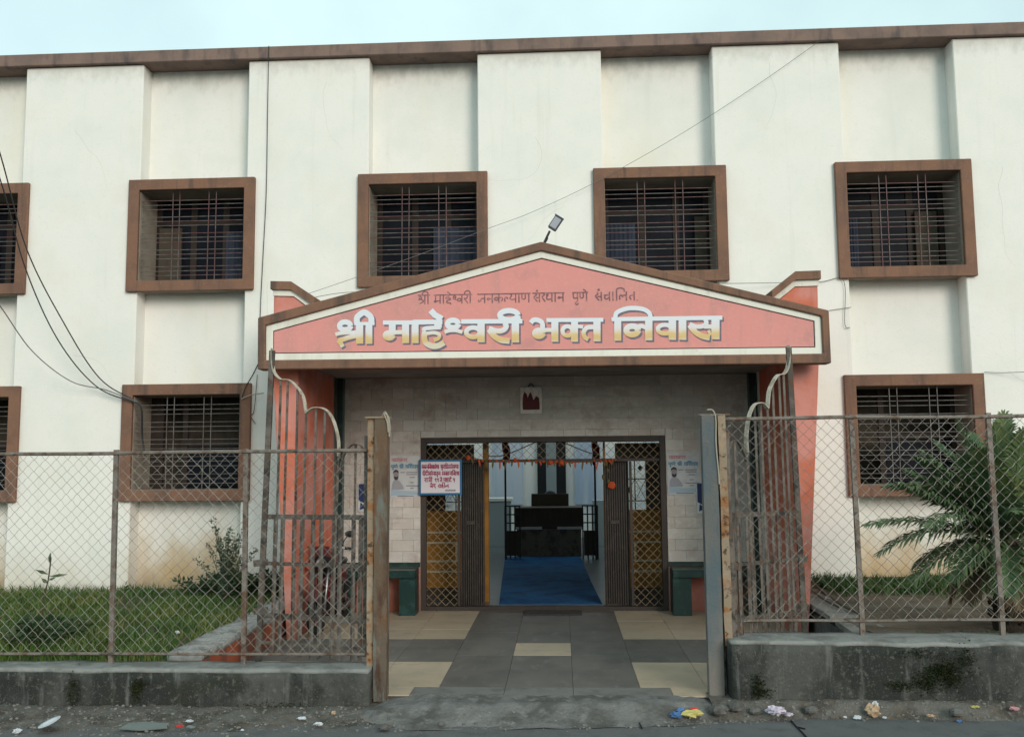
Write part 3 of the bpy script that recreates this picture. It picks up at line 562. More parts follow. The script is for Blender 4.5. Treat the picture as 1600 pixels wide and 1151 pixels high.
# big title, read off the wall as brush strokes: (origin px, px scale) then points
C1 = (515, 475, 10.667); C2 = (645, 475, 8.889); C3 = (820, 470, 11.43); C4 = (945, 470, 8.205)
TITLE = [
 (C1, ell(258, 364, 92, 66, 20), 92), (C1, sm([(95, 508), (210, 482), (440, 470)]), 66), (C1, sm([(440, 525), (300, 562), (150, 612)]), 84), (C1, [(140, 600), (190, 655), (222, 712)], 74),
 (C1, [(500, 340), (500, 660)], 128), (C1, [(657, 320), (657, 662)], 118), (C1, sm([(462, 345), (455, 235), (500, 180), (576, 138), (650, 178), (695, 240), (692, 345)]), 104), (C1, [(415, 325), (750, 325)], 56),
 (C1, [(888, 308), (1605, 306)], 74), (C1, [(1045, 310), (1045, 460)], 120), (C1, ell(992, 522, 62, 42, 18), 96), (C1, [(1050, 472), (1215, 468)], 74), (C1, [(1266, 310), (1266, 650)], 124), (C1, [(1426, 310), (1426, 650)], 120),
 (C2, [(0, 250), (412, 248)], 68), (C2, [(350, 250), (350, 330)], 110), (C2, sm([(390, 322), (260, 330), (170, 340), (150, 372)]), 60), (C2, sm([(172, 378), (158, 465), (182, 535), (262, 580), (350, 578), (436, 532)]), 84), (C2, sm([(195, 408), (300, 398), (368, 425), (352, 478), (290, 500)]), 52), (C2, [(248, 88), (305, 150), (405, 208)], 88),
 (C2, ell(557, 276, 76, 52, 20), 78), (C2, sm([(440, 388), (510, 368), (600, 366), (690, 392)]), 54), (C2, [(672, 242), (1522, 238)], 66),
 (C2, ell(838, 392, 96, 66, 20), 66), (C2, [(948, 245), (948, 530)], 106), (C2, sm([(1275, 262), (1298, 312), (1255, 362), (1170, 374), (1055, 338)]), 74), (C2, sm([(1062, 350), (1115, 430), (1215, 495), (1345, 512)]), 84), (C2, [(1424, 245), (1424, 532)], 108), (C2, ell(1335, 155, 126, 64, 22), 78), (C2, [(1455, 180), (1470, 245)], 80),
 (C3, sm([(105, 392), (150, 345), (220, 340), (300, 380), (318, 460), (290, 540)]), 88), (C3, ell(250, 580, 72, 52, 18), 104), (C3, [(350, 520), (500, 520)], 74), (C3, [(536, 345), (536, 730)], 130), (C3, [(385, 344), (1402, 338)], 74),
 (C3, ell(760, 538, 88, 84, 20), 76), (C3, [(888, 345), (888, 730)], 128), (C3, [(940, 452), (1040, 466)], 66), (C3, sm([(1225, 466), (1110, 480), (1050, 560), (1072, 645), (1135, 688)]), 82), (C3, [(1288, 345), (1288, 722)], 132),
 (C4, [(165, 230), (165, 510)], 92), (C4, sm([(132, 225), (150, 155), (250, 106), (370, 92), (500, 110), (572, 160), (585, 225)]), 58), (C4, [(85, 236), (1506, 216)], 55), (C4, ell(350, 378, 76, 54, 20), 76), (C4, sm([(415, 335), (470, 322), (530, 345)]), 56), (C4, [(563, 230), (563, 505)], 96),
 (C4, ell(768, 363, 90, 56, 20), 56), (C4, [(865, 225), (865, 500)], 98), (C4, [(995, 225), (995, 500)], 100),
 (C4, sm([(1288, 235), (1300, 288), (1250, 325), (1160, 328), (1085, 298)]), 58), (C4, sm([(1088, 308), (1150, 390), (1240, 448), (1345, 472)]), 74), (C4, [(1270, 328), (1410, 332)], 58), (C4, [(1330, 375), (1350, 440)], 40), (C4, [(1418, 220), (1418, 492)], 106)]
big = Ink(10.4400); shd = Ink(10.4434)
def fas(o, p): v = atY(o[0] + p[0] / o[2], o[1] + p[1] / o[2], 10.443); return (v.x, v.z)
for o, pts, w in TITLE:
    q = [fas(o, p) for p in pts]; ww = w / o[2] * 10.44 / FPX
    big.stroke(q, ww * .98); shd.stroke(q, ww * 1.04, .017, -.020)
big.m.build('painted_title', 'letter_fill', por); shd.m.build('painted_title_shadow', 'letter_shadow', por)
# stroke letters for the smaller writing: (advance, strokes); head line at 1, foot at 0
def V_(x): return [(x, 1), (x, 0)]
GL = {
 'aa': (.32, [V_(.16)]), 'ii': (.36, [V_(.16), sm([(-.36, 1), (-.36, 1.25), (-.12, 1.42), (.12, 1.3), (.16, 1)])]), 'i': (.34, [V_(.16), sm([(.16, 1), (.2, 1.3), (.5, 1.42), (.8, 1.3), (.86, 1)])]),
 'e': (0, [[(-.16, 1), (-.3, 1.22), (-.48, 1.34)]]), 'u': (0, [sm([(-.2, 0), (-.35, -.2), (-.2, -.35), (-.05, -.2)])]), 'x': (0, [ell(-.35, 1.25, .06, .06, 6)]), 'R': (0, [sm([(-.1, 1), (-.05, 1.25), (-.3, 1.35)])]), 'o': (.32, [V_(.16), [(.16, 1), (.02, 1.22), (-.15, 1.34)]]), 'dot': (.2, [[(.08, .02), (.14, .02)]]), 'sp': (.35, []),
 'm': (.75, [V_(.6), [(.16, 1), (.16, .35)], ell(.14, .28, .09, .08, 8), [(.2, .3), (.6, .38)]]), 'h': (.68, [sm([(.36, 1), (.36, .82), (.1, .74), (.14, .58), (.46, .62), (.5, .46), (.2, .34), (.2, .12), (.5, .08), (.56, -.08)], 3)]),
 'sh': (.8, [V_(.66), ell(.24, .72, .13, .12, 8), sm([(.05, .5), (.3, .55), (.5, .1)])]), 'shr': (.8, [V_(.66), ell(.24, .72, .13, .12, 8), sm([(.05, .5), (.3, .55), (.66, .3)]), [(.6, .32), (.15, .05)]]), 'sh_': (.42, [ell(.24, .72, .13, .12, 8), sm([(.05, .5), (.25, .52), (.42, .4)])]),
 'v': (.66, [V_(.52), ell(.27, .42, .17, .16, 8)]), 'b': (.66, [V_(.52), ell(.27, .42, .17, .16, 8), [(.15, .5), (.42, .3)]]), 'r': (.5, [sm([(.28, 1), (.4, .78), (.28, .56), (.1, .55), (.3, .25), (.44, 0)])]),
 'j': (.8, [V_(.66), [(.66, .52), (.34, .52)], sm([(.34, .52), (.3, .28), (.12, .2), (.1, .4)])]), 'n': (.7, [V_(.56), ell(.2, .46, .1, .09, 8), [(.3, .48), (.56, .48)]]),
 'k': (.92, [V_(.46), ell(.24, .45, .17, .16, 8), sm([(.46, .58), (.7, .6), (.8, .4), (.68, .18)])]), 'l': (.82, [V_(.68), sm([(.1, .12), (.08, .5), (.24, .62), (.36, .42), (.38, .55), (.52, .62), (.68, .5)])]), 'l_': (.45, [sm([(.1, .12), (.08, .5), (.24, .62), (.36, .42)])]),
 'y': (.76, [V_(.62), sm([(.1, 1), (.26, .78), (.1, .5), (.3, .34), (.62, .42)])]), 'N': (.9, [V_(.74), sm([(.12, 1), (.12, .5), (.26, .36), (.42, .45)]), [(.42, 1), (.42, .4)]]), 's': (.78, [V_(.64), sm([(.26, 1), (.36, .78), (.14, .6), (.28, .3), (.46, .06)]), [(.3, .5), (.64, .5)]]), 's_': (.42, [sm([(.22, 1), (.32, .78), (.12, .6), (.24, .3), (.4, .06)])]),
 'th': (.74, [V_(.6), ell(.18, .78, .08, .08, 8), sm([(.22, .7), (.1, .52), (.2, .28), (.6, .36)])]), 'p': (.66, [V_(.52), sm([(.12, 1), (.12, .5), (.26, .36), (.52, .45)])]), 'c': (.72, [V_(.58), [(.08, .66), (.58, .66)], sm([(.32, .66), (.14, .4), (.3, .2), (.58, .4)])]),
 't': (.68, [V_(.54), sm([(.54, .58), (.28, .58), (.14, .38), (.28, .1)])]), 'bh': (.8, [V_(.66), sm([(.08, .9), (.25, .95), (.22, .7), (.1, .4), (.22, .2), (.35, .45), (.66, .48)])]), 'kt': (1.2, [V_(.46), ell(.24, .45, .17, .16, 8), [(.46, .58), (.98, .58)], sm([(.85, .58), (.65, .38), (.75, .1)]), V_(.98)]),
 'd': (.6, [sm([(.36, 1), (.36, .8), (.12, .6), (.2, .35), (.45, .4), (.42, .15), (.55, -.08)])]), 'T': (.6, [sm([(.36, 1), (.36, .82), (.12, .65), (.12, .3), (.35, .12), (.52, .25)])]), 'tr': (.7, [V_(.56), [(.56, .6), (.12, .55)], [(.56, .4), (.15, .1)]]), 'dh': (.72, [V_(.58), sm([(.1, .9), (.3, .92), (.15, .6), (.12, .3), (.35, .2), (.58, .4)])]),
 'g': (.6, [V_(.48), sm([(.16, 1), (.16, .3), (.06, .3)])]), 'ks': (.82, [V_(.68), sm([(.3, .9), (.1, .65), (.35, .55), (.1, .3), (.35, .1), (.68, .45)])]), '1': (.5, [sm([(.3, .6), (.15, .75), (.28, .92), (.42, .75), (.3, .5), (.4, 0)])]), '5': (.6, [sm([(.12, 1), (.15, .55), (.45, .55)]), [(.42, 1), (.42, 0)]]), '2': (.55, [sm([(.1, .85), (.3, 1), (.4, .7), (.1, .4), (.4, 0)])]),
}
NOHEAD = ('1', '5', '2', 'dot')
def width(w): return sum(GL[g][0] for g in w)
def word(ink, w, x0, x1, z0, z1, sw):
    """one word fitted between x0..x1 (pen path), foot z0, head line z1"""
    W_ = width(w); s = (x1 - x0) / W_; h = z1 - z0; c = 0
    for g in w:
        adv, st = GL[g]
        for p in st: ink.stroke([(x0 + (c + a) * s, z0 + b * h) for a, b in p], sw)
        c += adv
    if not any(g in NOHEAD for g in w): ink.stroke([(x0, z1), (x1, z1)], sw)
sml = Ink(10.4425)
for w, xa, xb in ((['shr', 'ii'], 653, 672), (['m', 'aa', 'h', 'e', 'sh_', 'v', 'r', 'ii'], 678, 738), (['j', 'n', 'k', 'l_', 'y', 'aa', 'N'], 746, 829), (['s', 'x', 's_', 'th', 'aa', 'n'], 832, 882), (['p', 'u', 'N', 'e'], 894, 919), (['s', 'x', 'c', 'aa', 'i', 'l', 't', 'dot'], 928, 997)):
    hy = lerp(461.5, 455, (xa - 650) / 350); a = atY(xa, hy, 10.443); b = atY(xb, hy, 10.443); lo_ = atY(xa, hy + 14, 10.443)
    word(sml, w, a.x, b.x, lo_.z, a.z, .0135)
sml.m.build('painted_line', 'letter_small', por)
# ------------------------------------------------------------------ doorway
dr = thing('door_surround', (-.26, 12.9, 0), 'dark brown metal door surround with diamond mesh side panels and transom', 'door frame')
MB().box(-1.974, -1.90, 12.872, 12.96, 0, 2.384).build('jamb', 'door_brown', dr); MB().box(1.375, 1.448, 12.872, 12.96, 0, 2.384).build('jamb', 'door_brown', dr)
MB().box(-1.898, 1.373, 12.872, 12.96, 2.315, 2.384).build('head', 'door_brown', dr)
MB().box(-1.898, 1.373, 12.90, 12.94, 2.035, 2.075).build('transom_rail', 'door_brown', dr)
MB().box(-1.46, -1.425, 12.90, 12.945, .06, 2.033).build('mullion', 'door_brown', dr); MB().box(.945, .98, 12.90, 12.945, .06, 2.033).build('mullion', 'door_brown', dr)
MB().box(-1.898, 1.373, 12.86, 13.0, -.005, .055).build('threshold', 'door_brown', dr)
def diamonds(x0, x1, z0, z1, y, px, pz, r_, n=4, jit=0.0, weave=0.0):
    """two families of diagonal wires clipped to a rectangle"""
    m = MB(); k0 = pz / px
    for sgn in (1, -1):
        c = x0 - (z1 - z0) / k0 - px
        while c < x1 + (z1 - z0) / k0 + px:
            pts = []; t = 0.0; N = int((z1 - z0) / (pz / 2)) + 1
            for i in range(N * 2 + 1):
                z = z0 + (z1 - z0) * i / (N * 2); x = c + sgn * (z - z0) / k0
                pts.append((x, z, i))
            seg = []
            inside = [p for p in pts if x0 <= p[0] <= x1]
            if inside:
                f0, f1 = inside[0], inside[-1]
                def clip(p):
                    i = p[2]; return p
                ext = []
                a = pts[f0[2] - 1] if f0[2] > 0 else None; b = pts[f1[2] + 1] if f1[2] < len(pts) - 1 else None
                if a: xb = x0 if sgn > 0 else x1; t = (xb - a[0]) / (f0[0] - a[0]); ext.append((xb, lerp(a[1], f0[1], t), a[2]))
                ext += inside
                if b: xb = x1 if sgn > 0 else x0; t = (xb - f1[0]) / (b[0] - f1[0]); ext.append((xb, lerp(f1[1], b[1], t), b[2]))
                P = [(x + random.uniform(-jit, jit), y + weave * (1 if (i % 2) ^ (sgn > 0) else -1) + jit * 1.5 * nz3(x, z, 1.2, sgn), z + random.uniform(-jit, jit)) for x, z, i in ext]
                if len(P) > 1 and (Vector(P[0]) - Vector(P[-1])).length > .01: m.tube(P, r_, n, False)
            c += px
    return m
for x0, x1, z0, z1 in ((-1.898, -1.462, .06, 2.033), (.982, 1.373, .06, 2.033), (-1.898, 1.373, 2.077, 2.313)):
    diamonds(x0, x1, z0, z1, 12.922, .118, .118, .0042).build('diamond_mesh', 'mesh_tan', dr)
def folded(x0, x1, lab):
    g = thing('folding_gate', ((x0 + x1) / 2, 12.98, 0), lab, 'gate', 'folding steel gates')
    n = 11
    for i in range(n):
        x = lerp(x0 + .012, x1 - .012, i / (n - 1)); MB().box(x - .009, x + .009, 12.965, 12.998, .057, 2.05).build('channel', 'folded_steel', g)
    for zc in (.35, .95, 1.55):
        for i in range(n - 1):
            xa, xb = lerp(x0 + .012, x1 - .012, i / (n - 1)), lerp(x0 + .012, x1 - .012, (i + 1) / (n - 1))
            MB().bar((xa, 13.004, zc - .22), (xb, 13.004, zc + .22), .016, .005).build('lattice_flat', 'folded_steel', g); MB().bar((xa, 13.011, zc + .22), (xb, 13.011, zc - .22), .016, .005).build('lattice_flat', 'folded_steel', g)
    MB().box(x0 + .08, x0 + .2, 12.955, 12.963, 1.17, 1.22).build('lock_plate', 'folded_steel', g)
    MB().box(x0, x1, 13.02, 13.03, .06, 2.04).build('folded_backing', 'folded_steel', g)
folded(-1.42, -1.09, 'brown steel folding gate pushed open below the small notice board')
folded(.60, .94, 'brown steel folding gate pushed open beside the right mesh panel')
# yellow inner doors behind the mesh, each with a fret pattern and an iron grille
def inner_door(x0, x1, lab, flip):
    d = thing('inner_door', ((x0 + x1) / 2, 13.7, 0.05), lab, 'door', 'yellow inner doors'); y = 13.68
    MB().box(x0, x0 + .07, y, y + .05, .05, 1.32).box(x1 - .07, x1, y, y + .05, .05, 1.32).box(x0 + .07, x1 - .07, y, y + .05, 1.24, 1.32).build('stile', 'yellow_paint', d)
    MB().box(x0, x0 + .07, y, y + .05, 1.321, 2.3).box(x1 - .07, x1, y, y + .05, 1.321, 2.3).box(x0 + .07, x1 - .07, y, y + .05, 2.22, 2.3).build('upper_stile', 'wood_dark', d)
    MB().box(x0 + .07, x1 - .07, y + .012, y + .035, .05, 1.24).build('panel', 'yellow_paint', d)
    MB().box(x0 + .0, x1 - .0, y - .006, y - .001, .05, .2).build('kick_plate', 'wood_dark', d)
    a, b = x0 + .12, x1 - .12; m = MB()
    def fret(p, q, r0, r1, w=.03): m.box(p, q, y - .004, y + .011, r0, r0 + w).box(p, q, y - .004, y + .011, r1 - w, r1).box(p, p + w, y - .004, y + .011, r0 + w, r1 - w).box(q - w, q, y - .004, y + .011, r0 + w, r1 - w)
    fret(a, b, .42, 1.02); fret(a + .13, b - .13, .57, .87); m.build('fret', 'fret_cream', d)
    wa, wb = (x1 - .44, x1 - .11) if not flip else (x0 + .12, x0 + .45)
    MB().box(x0 + .07, wa, y + .012, y + .035, 1.32, 2.22).box(wb, x1 - .07, y + .012, y + .035, 1.32, 2.22).box(wa, wb, y + .012, y + .035, 2.06, 2.22).build('upper_panel', 'wood_dark', d)
    g = MB(); xs = [lerp(wa, wb, i / 2) for i in range(3)]
    for x in xs: g.box(x - .008, x + .008, y + .036, y + .048, 1.32, 2.06)
    for zc in (1.45, 1.77): g.box(wa, wb, y + .037, y + .047, zc - .008, zc + .008)
    for i in range(2):
        xm = (xs[i] + xs[i + 1]) / 2; zc = 1.61 + .32 * (i % 2); g.add([(xm - .04, y + .042, zc), (xm, y + .042, zc - .05), (xm + .04, y + .042, zc), (xm, y + .042, zc + .05)], [(0, 1, 2, 3)])
        g.bar((xs[i], y + .042, 1.45), (xs[i + 1], y + .042, 1.77), .008, .008); g.bar((xs[i], y + .042, 1.77), (xs[i + 1], y + .042, 1.45), .008, .008)
    g.build('iron_grille', 'iron_black', d)
inner_door(-2.28, -1.30, 'yellow inner door with cream fret pattern behind the left mesh panel', 0)
inner_door(.80, 1.75, 'yellow inner door with cream fret pattern behind the right mesh panel', 1)
MB().box(-1.135, -1.055, 13.30, 13.42, .05, 2.9).build('yellow_post', 'yellow_paint', base=(-1.08, 13.36, .05))
tag(bpy.data.objects['yellow_post'], 'square yellow painted post just inside the left of the doorway', 'post')
o = MB().box(.605, .635, 13.30, 13.42, .05, 2.9).build('yellow_post', 'yellow_paint', base=(.6, 13.36, .05)); tag(o, 'narrow yellow painted post just inside the right of the doorway', 'post')
o = MB().box(-.53, .25, 12.50, 12.84, .001, .014).build('door_mat', 'mat_dark', base=(-.14, 12.67, 0)); tag(o, 'flat dark doormat before the threshold', 'mat')

# ------------------------------------------------------------------ hall and courtyard behind it
struct(MB().box(-4.1, 3.6, 13.0, 27, -.1, .048).build('hall_floor', 'hall_floor'))
struct(MB().box(-4.3, -4.1, 13.1, 19.38, -.1, 3.04).box(3.6, 3.8, 13.1, 19.38, -.1, 3.04).build('hall_wall', 'hall_wall'))
struct(MB().box(-4.3, 3.8, 13.1, 19.19, 3.045, 3.2).build('hall_ceiling', 'hall_wall'))
for x0, x1 in ((-4.1, -2.30), (1.77, 3.6)): struct(MB().box(x0, x1, 13.66, 13.76, .05, 3.04).build('hall_partition', 'room_tan'))
struct(MB().box(-2.30, 1.77, 13.66, 13.76, 2.32, 3.04).build('hall_lintel', 'room_tan'))
o = MB().add([(-.90, 13.12, .052), (.545, 13.12, .052), (.37, 19.3, .052), (-1.19, 19.3, .052)], [(0, 1, 2, 3)]).add([(-.90, 13.12, .06), (.545, 13.12, .06), (.37, 19.3, .06), (-1.19, 19.3, .06)], [(0, 1, 2, 3)])
o = MB().slab([(-.90, 13.12), (.545, 13.12), (.46, 15.6), (-1.02, 15.6)], .049, .058).slab([(-1.02, 15.63), (.46, 15.63), (.37, 19.3), (-1.19, 19.3)], .049, .062).build('blue_carpet', 'carpet_blue', base=(-.2, 16, .05))
tag(o, 'long deep blue carpet running from the doorway to the reception counter', 'carpet')
rc = thing('reception_counter', (-.27, 19.6, .05), 'dark wooden reception counter at the far end of the blue carpet', 'counter')
MB().box(-.95, .40, 19.42, 19.47, .05, .62).build('front_panel', 'wood_panel', rc); MB().box(-1.0, .45, 19.44, 20.1, .63, 1.06).build('counter_body', 'wood_dark', rc, bevel=.01)
MB().box(-.9, .35, 19.5, 20.0, .05, .625).build('plinth', 'wood_dark', rc); MB().box(-.98, -.42, 19.40, 19.438, .61, .66).build('ledge', 'court_wall', rc); MB().box(-.1, .43, 19.40, 19.438, .61, .66).build('ledge', 'court_wall', rc)
MB().box(-.66, .15, 20.12, 20.2, .05, 1.32).build('back_panel', 'wood_dark', rc)
ch = thing('office_chair', (-.25, 20.5, .05), 'black rounded office chair back showing above the reception counter', 'chair')
MB().ball((-.25, 20.45, 1.12), .2, .07, .26, 14, 8).build('backrest', 'bike_black', ch, smooth=True); MB().ball((-.25, 20.65, .55), .26, .24, .06, 14, 6).build('seat', 'bike_black', ch, smooth=True); MB().tube([(-.25, 20.62, .06), (-.25, 20.62, .52)], .035).build('stem', 'iron_black', ch)
for px_, dirn, lab in ((-1.16, 1, 'black iron railing to the left of the reception counter'), (.42, 1, 'black iron railing to the right of the reception counter')):
    rl = thing('iron_railing', (px_ + .15, 18.9, .05), lab, 'railing', 'railings by the counter')
    w = .30
    for zc in (1.12, .95, .78, .61): MB().box(px_, px_ + w, 18.88, 18.91, zc - .012, zc + .012).build('rail', 'iron_black', rl)
    for i in range(4): MB().box(px_ + w * i / 3 - .014, px_ + w * i / 3 + .014, 18.875, 18.915, .05, 1.13).build('baluster', 'iron_black', rl)
    MB().box(px_ + .02, px_ + w - .02, 18.92, 18.935, .12, .6).build('infill_panel', 'wood_dark', rl)
for x, s, lab in ((-1.14, 0, 'left'), (.68, 1, 'right')):
    o = MB().tube([(x, 18.75, .05), (x, 18.75, 2.9)], .022, 8).build('iron_pole', 'iron_black', base=(x, 18.75, .05)); tag(o, 'thin black pole beside the %s counter railing' % lab, 'pole')
    c = thing('red_cloth', (x, 18.7, 2.1), 'red cloth knotted high on the %s black pole' % lab, 'cloth', 'red cloths on the poles')
    MB().ball((x, 18.73, 2.36), .07, .06, .2, 9, 7, .14).build('wrap', 'cloth_red', c); MB().ball((x + .05, 18.7, 2.2), .06, .05, .16, 8, 6, .2).build('tail', 'cloth_red', c); MB().ball((x - .02, 18.7, 2.05), .035, .03, .12, 7, 5, .2).build('tail', 'cloth_red', c)
cw = thing('courtyard_building', (-.2, 24, 0), 'white courtyard building with pale blue panels seen through the doorway', 'building')
MB().box(-9, 8, 24.0, 24.3, 0, 5.2).build('wall', 'court_wall', cw)
for x0, x1 in ((-1.80, -1.0), (.35, 1.05), (-4.2, -2.9), (2.2, 3.4)): MB().box(x0, x1, 23.94, 23.998, .9, 3.2).build('blue_panel', 'court_blue', cw)
MB().box(-.62, .12, 23.9, 23.997, 0, 4.2).build('dark_doorway', 'room_dark', cw); MB().box(-.36, -.12, 22.0, 22.25, 0, 5).build('pillar', 'court_grey', cw)
MB().box(-2.0, -1.2, 21.6, 22.0, .05, 1.1).build('low_wall', 'court_grey', cw); MB().box(-2.05, -1.15, 21.58, 22.02, 1.1, 1.17).build('low_wall_cap', 'court_wall', cw); MB().box(.72, 1.3, 21.6, 22.0, .05, 1.1).build('low_wall', 'court_grey', cw)
MB().box(-2.05, -1.75, 21.2, 21.3, 1.3, 1.62).build('meter_box', 'print_grey', cw); MB().box(-2.05, -1.8, 21.15, 21.2, 1.68, 1.95).build('meter_box', 'paper_tan', cw)
for x0 in (-9.2, 8.0): MB().box(x0, x0 + .2, 19.4, 24.3, 0, 5.2).build('wing_wall', 'court_wall', cw)
# garland over the opening and a hanging black wire
ga = thing('door_garland', (-.25, 12.84, 2.02), 'string of orange flowers and leaves tied across the top of the doorway', 'garland')
gp = catmull([(-1.30, 12.835, 2.10), (-.9, 12.83, 2.05), (-.55, 12.83, 2.055), (-.15, 12.83, 2.04), (.15, 12.83, 2.03), (.55, 12.83, 2.035), (.75, 12.83, 2.06)], 8)
MB().tube(gp, .007, 5).build('string', 'leaf_dry', ga)
for i, p in enumerate(gp):
    if i % 2 == 0:
        big_ = i in (14, 24, 0, 28); MB().ball((p.x, p.y - .01, p.z + random.uniform(-.02, .01)), (.034 if big_ else .017) * random.uniform(.8, 1.2), None, None, 7, 5, .25).build('flower', 'flower_orange', ga)
    else:
        L_ = random.uniform(.06, .13); d = random.uniform(-.02, .02); MB().add([(p.x - .014, p.y, p.z), (p.x + .014, p.y, p.z), (p.x + d + .012, p.y - .012, p.z - L_ * .6), (p.x + d, p.y - .006, p.z - L_), (p.x + d - .012, p.y - .012, p.z - L_ * .6)], [(0, 1, 2, 3, 4)]).build('leaf', 'leaf_dry' if i % 3 else 'flower_orange', ga)
for dx, dz in ((.62, -.02), (.66, -.11), (.60, -.2), (.67, -.26)):
    MB().ball((-.02 + dx, 12.83, 2.02 + dz), .022, .02, .035, 6, 5, .2).build('hanging_leaf', 'leaf_dry', ga)
o = MB().ball((.70, 12.94, 1.70), .055, .03, .055, 9, 6, .12).build('flower_tuft', 'flower_orange', base=(.7, 12.94, 1.7)); tag(o, 'orange flower stuck in the right folding gate', 'flower')
o = MB().tube(catmull([(-1.05, 13.2, 2.12), (-.8, 13.2, 2.14), (-.35, 13.2, 2.32), (-.2, 13.2, 2.36), (.0, 13.2, 2.32), (.4, 13.2, 2.16), (.55, 13.2, 2.14)], 6), .008, 5).build('inner_cable', 'cable_black', base=(-.2, 13.2, 2.2)); tag(o, 'thin black cable sagging inside the doorway top', 'cable')

# ------------------------------------------------------------------ notices and pictures
def ink_build(ink, mat, parent, name): return ink.m.build(name, mat, parent)
nb = thing('notice_board', (-1.69, 12.82, 1.6), 'small white notice board with blue border and red writing on the mesh', 'sign')
n0, n1, m0, m1 = -1.99, -1.385, 1.588, 2.082
MB().box(n0, n1, 12.80, 12.82, m0, m1).build('board', 'board_blue', nb, bevel=.004); MB().box(n0 + .03, n1 - .03, 12.7965, 12.80, m0 + .03, m1 - .03).build('face', 'board_white', nb)
ik = Ink(12.7955)
X = lambda t: lerp(n0 + .04, n1 - .035, t)
L1 = [['bh', 'kt', 'n', 'i', 'v', 'aa', 's', 'aa', 'c', 'e', 'y', 'aa'], ['s', 'u', 'r', 'i', 'ks', 't', 't', 'e', 'c', 'y', 'aa']]
L2 = [['d', 'ii', 'T', 'ii', 'k', 'o', 'n', 'aa', 't', 'u', 'n'], ['bh', 'kt', 'n', 'i', 'v', 'aa', 's']]
for ws, spans, zt in ((L1, ((.0, .46), (.50, .98)), 2.005), (L2, ((.02, .50), (.54, 1.0)), 1.912)):
    for w, (a, b) in zip(ws, spans): word(ik, w, X(a), X(b), zt - .052, zt, .0105)
for w, a, b in ((['r', 'aa', 'tr', 'ii'], .07, .29), (['1', '1'], .34, .46), (['t', 'e'], .48, .55), (['p', 'h', 'aa', 'T', 'e'], .58, .80), (['5'], .83, .89)): word(ik, w, X(a), X(b), 1.770, 1.824, .0105)
for w, a, b in ((['b', 'x', 'd'], .22, .38), (['r', 'aa', 'h', 'ii', 'l', 'dot'], .43, .74)): word(ik, w, X(a), X(b), 1.690, 1.742, .0105)
ink_build(ik, 'print_red', nb, 'red_writing')
ik = Ink(12.7955); word(ik, ['v', 'y', 'v', 's_', 'th', 'aa', 'p', 'k'], X(.62), X(.9), 1.638, 1.662, .006); ink_build(ik, 'print_grey', nb, 'signature_line')
def poster(x0, x1, z0, z1, lab, base):
    p = thing('poster', base, lab, 'poster', 'printed posters on the porch wall'); y = 12.845; w, h = x1 - x0, z1 - z0
    q = grid(x0, x1, z0, z1, 6, 8, lambda a, b: 0); q.v = [Vector((v.x, y + .002 * sin(v.x * 31 + v.y * 17), v.y)) for v in q.v]
    q.build('sheet', 'paper', p, smooth=True); yy = y - .004
    R = lambda a, b: (x0 + a * w, z0 + b * h)
    k = Ink(yy); word(k, ['n', 'm', 's_', 'k', 'aa', 'r'], *(R(.05, 0)[0], R(.58, 0)[0]), R(0, .86)[1], R(0, .935)[1], .012); ink_build(k, 'print_pink', p, 'pink_heading')
    k = Ink(yy)
    for wd, a, b in ((['p', 'u', 'N', 'e'], .04, .26), (['shr', 'ii'], .32, .46), (['g', 'i', 'r', 'ii', 'dh', 'r'], .52, .95)): word(k, wd, R(a, 0)[0], R(b, 0)[0], R(0, .70)[1], R(0, .775)[1], .013)
    ink_build(k, 'print_blue', p, 'blue_heading')
    k = Ink(yy)
    for a, b, zz in ((.35, .5, .60), (.55, .92, .60), (.56, .9, .55), (.66, .84, .48), (.68, .80, .36), (.55, .98, .28), (.68, .80, .22)): k.stroke([R(a, zz), R(b, zz)], .011)
    k.stroke([R(.25, .035), R(.8, .035)], .010); ink_build(k, 'print_grey', p, 'text_lines')
    k = Ink(yy); k.poly([R(.04, .05), R(.96, .07), R(.9, .15), R(.5, .16), R(.04, .2)]); ink_build(k, 'print_paleblue', p, 'blue_wash')
    k = Ink(yy - .0015); k.poly([R(*q) for q in ((.06, .2), (.07, .32), (.14, .42), (.24, .43), (.34, .38), (.44, .28), (.47, .2))]); ink_build(k, 'print_robe', p, 'portrait_shoulders')
    k = Ink(yy - .002); k.poly([R(a, b) for a, b in ell(.21, .535, .085, .09, 12)[:-1]]); ink_build(k, 'print_skin', p, 'portrait_face')
    k = Ink(yy - .0025); k.poly([R(*q) for q in ((.10, .56), (.12, .64), (.2, .675), (.28, .645), (.305, .57), (.27, .60), (.2, .615), (.14, .60))]); k.poly([R(*q) for q in ((.13, .50), (.17, .505), (.21, .49), (.25, .505), (.29, .5), (.27, .44), (.21, .415), (.15, .44))]); ink_build(k, 'print_dark', p, 'portrait_hair')
poster(-2.405, -1.985, 1.556, 2.138, 'pale printed poster with a bearded portrait, left of the notice board', (-2.2, 12.845, 1.55))
poster(1.466, 1.91, 1.570, 2.138, 'pale printed poster with a bearded portrait, right of the doorway', (1.69, 12.845, 1.57))
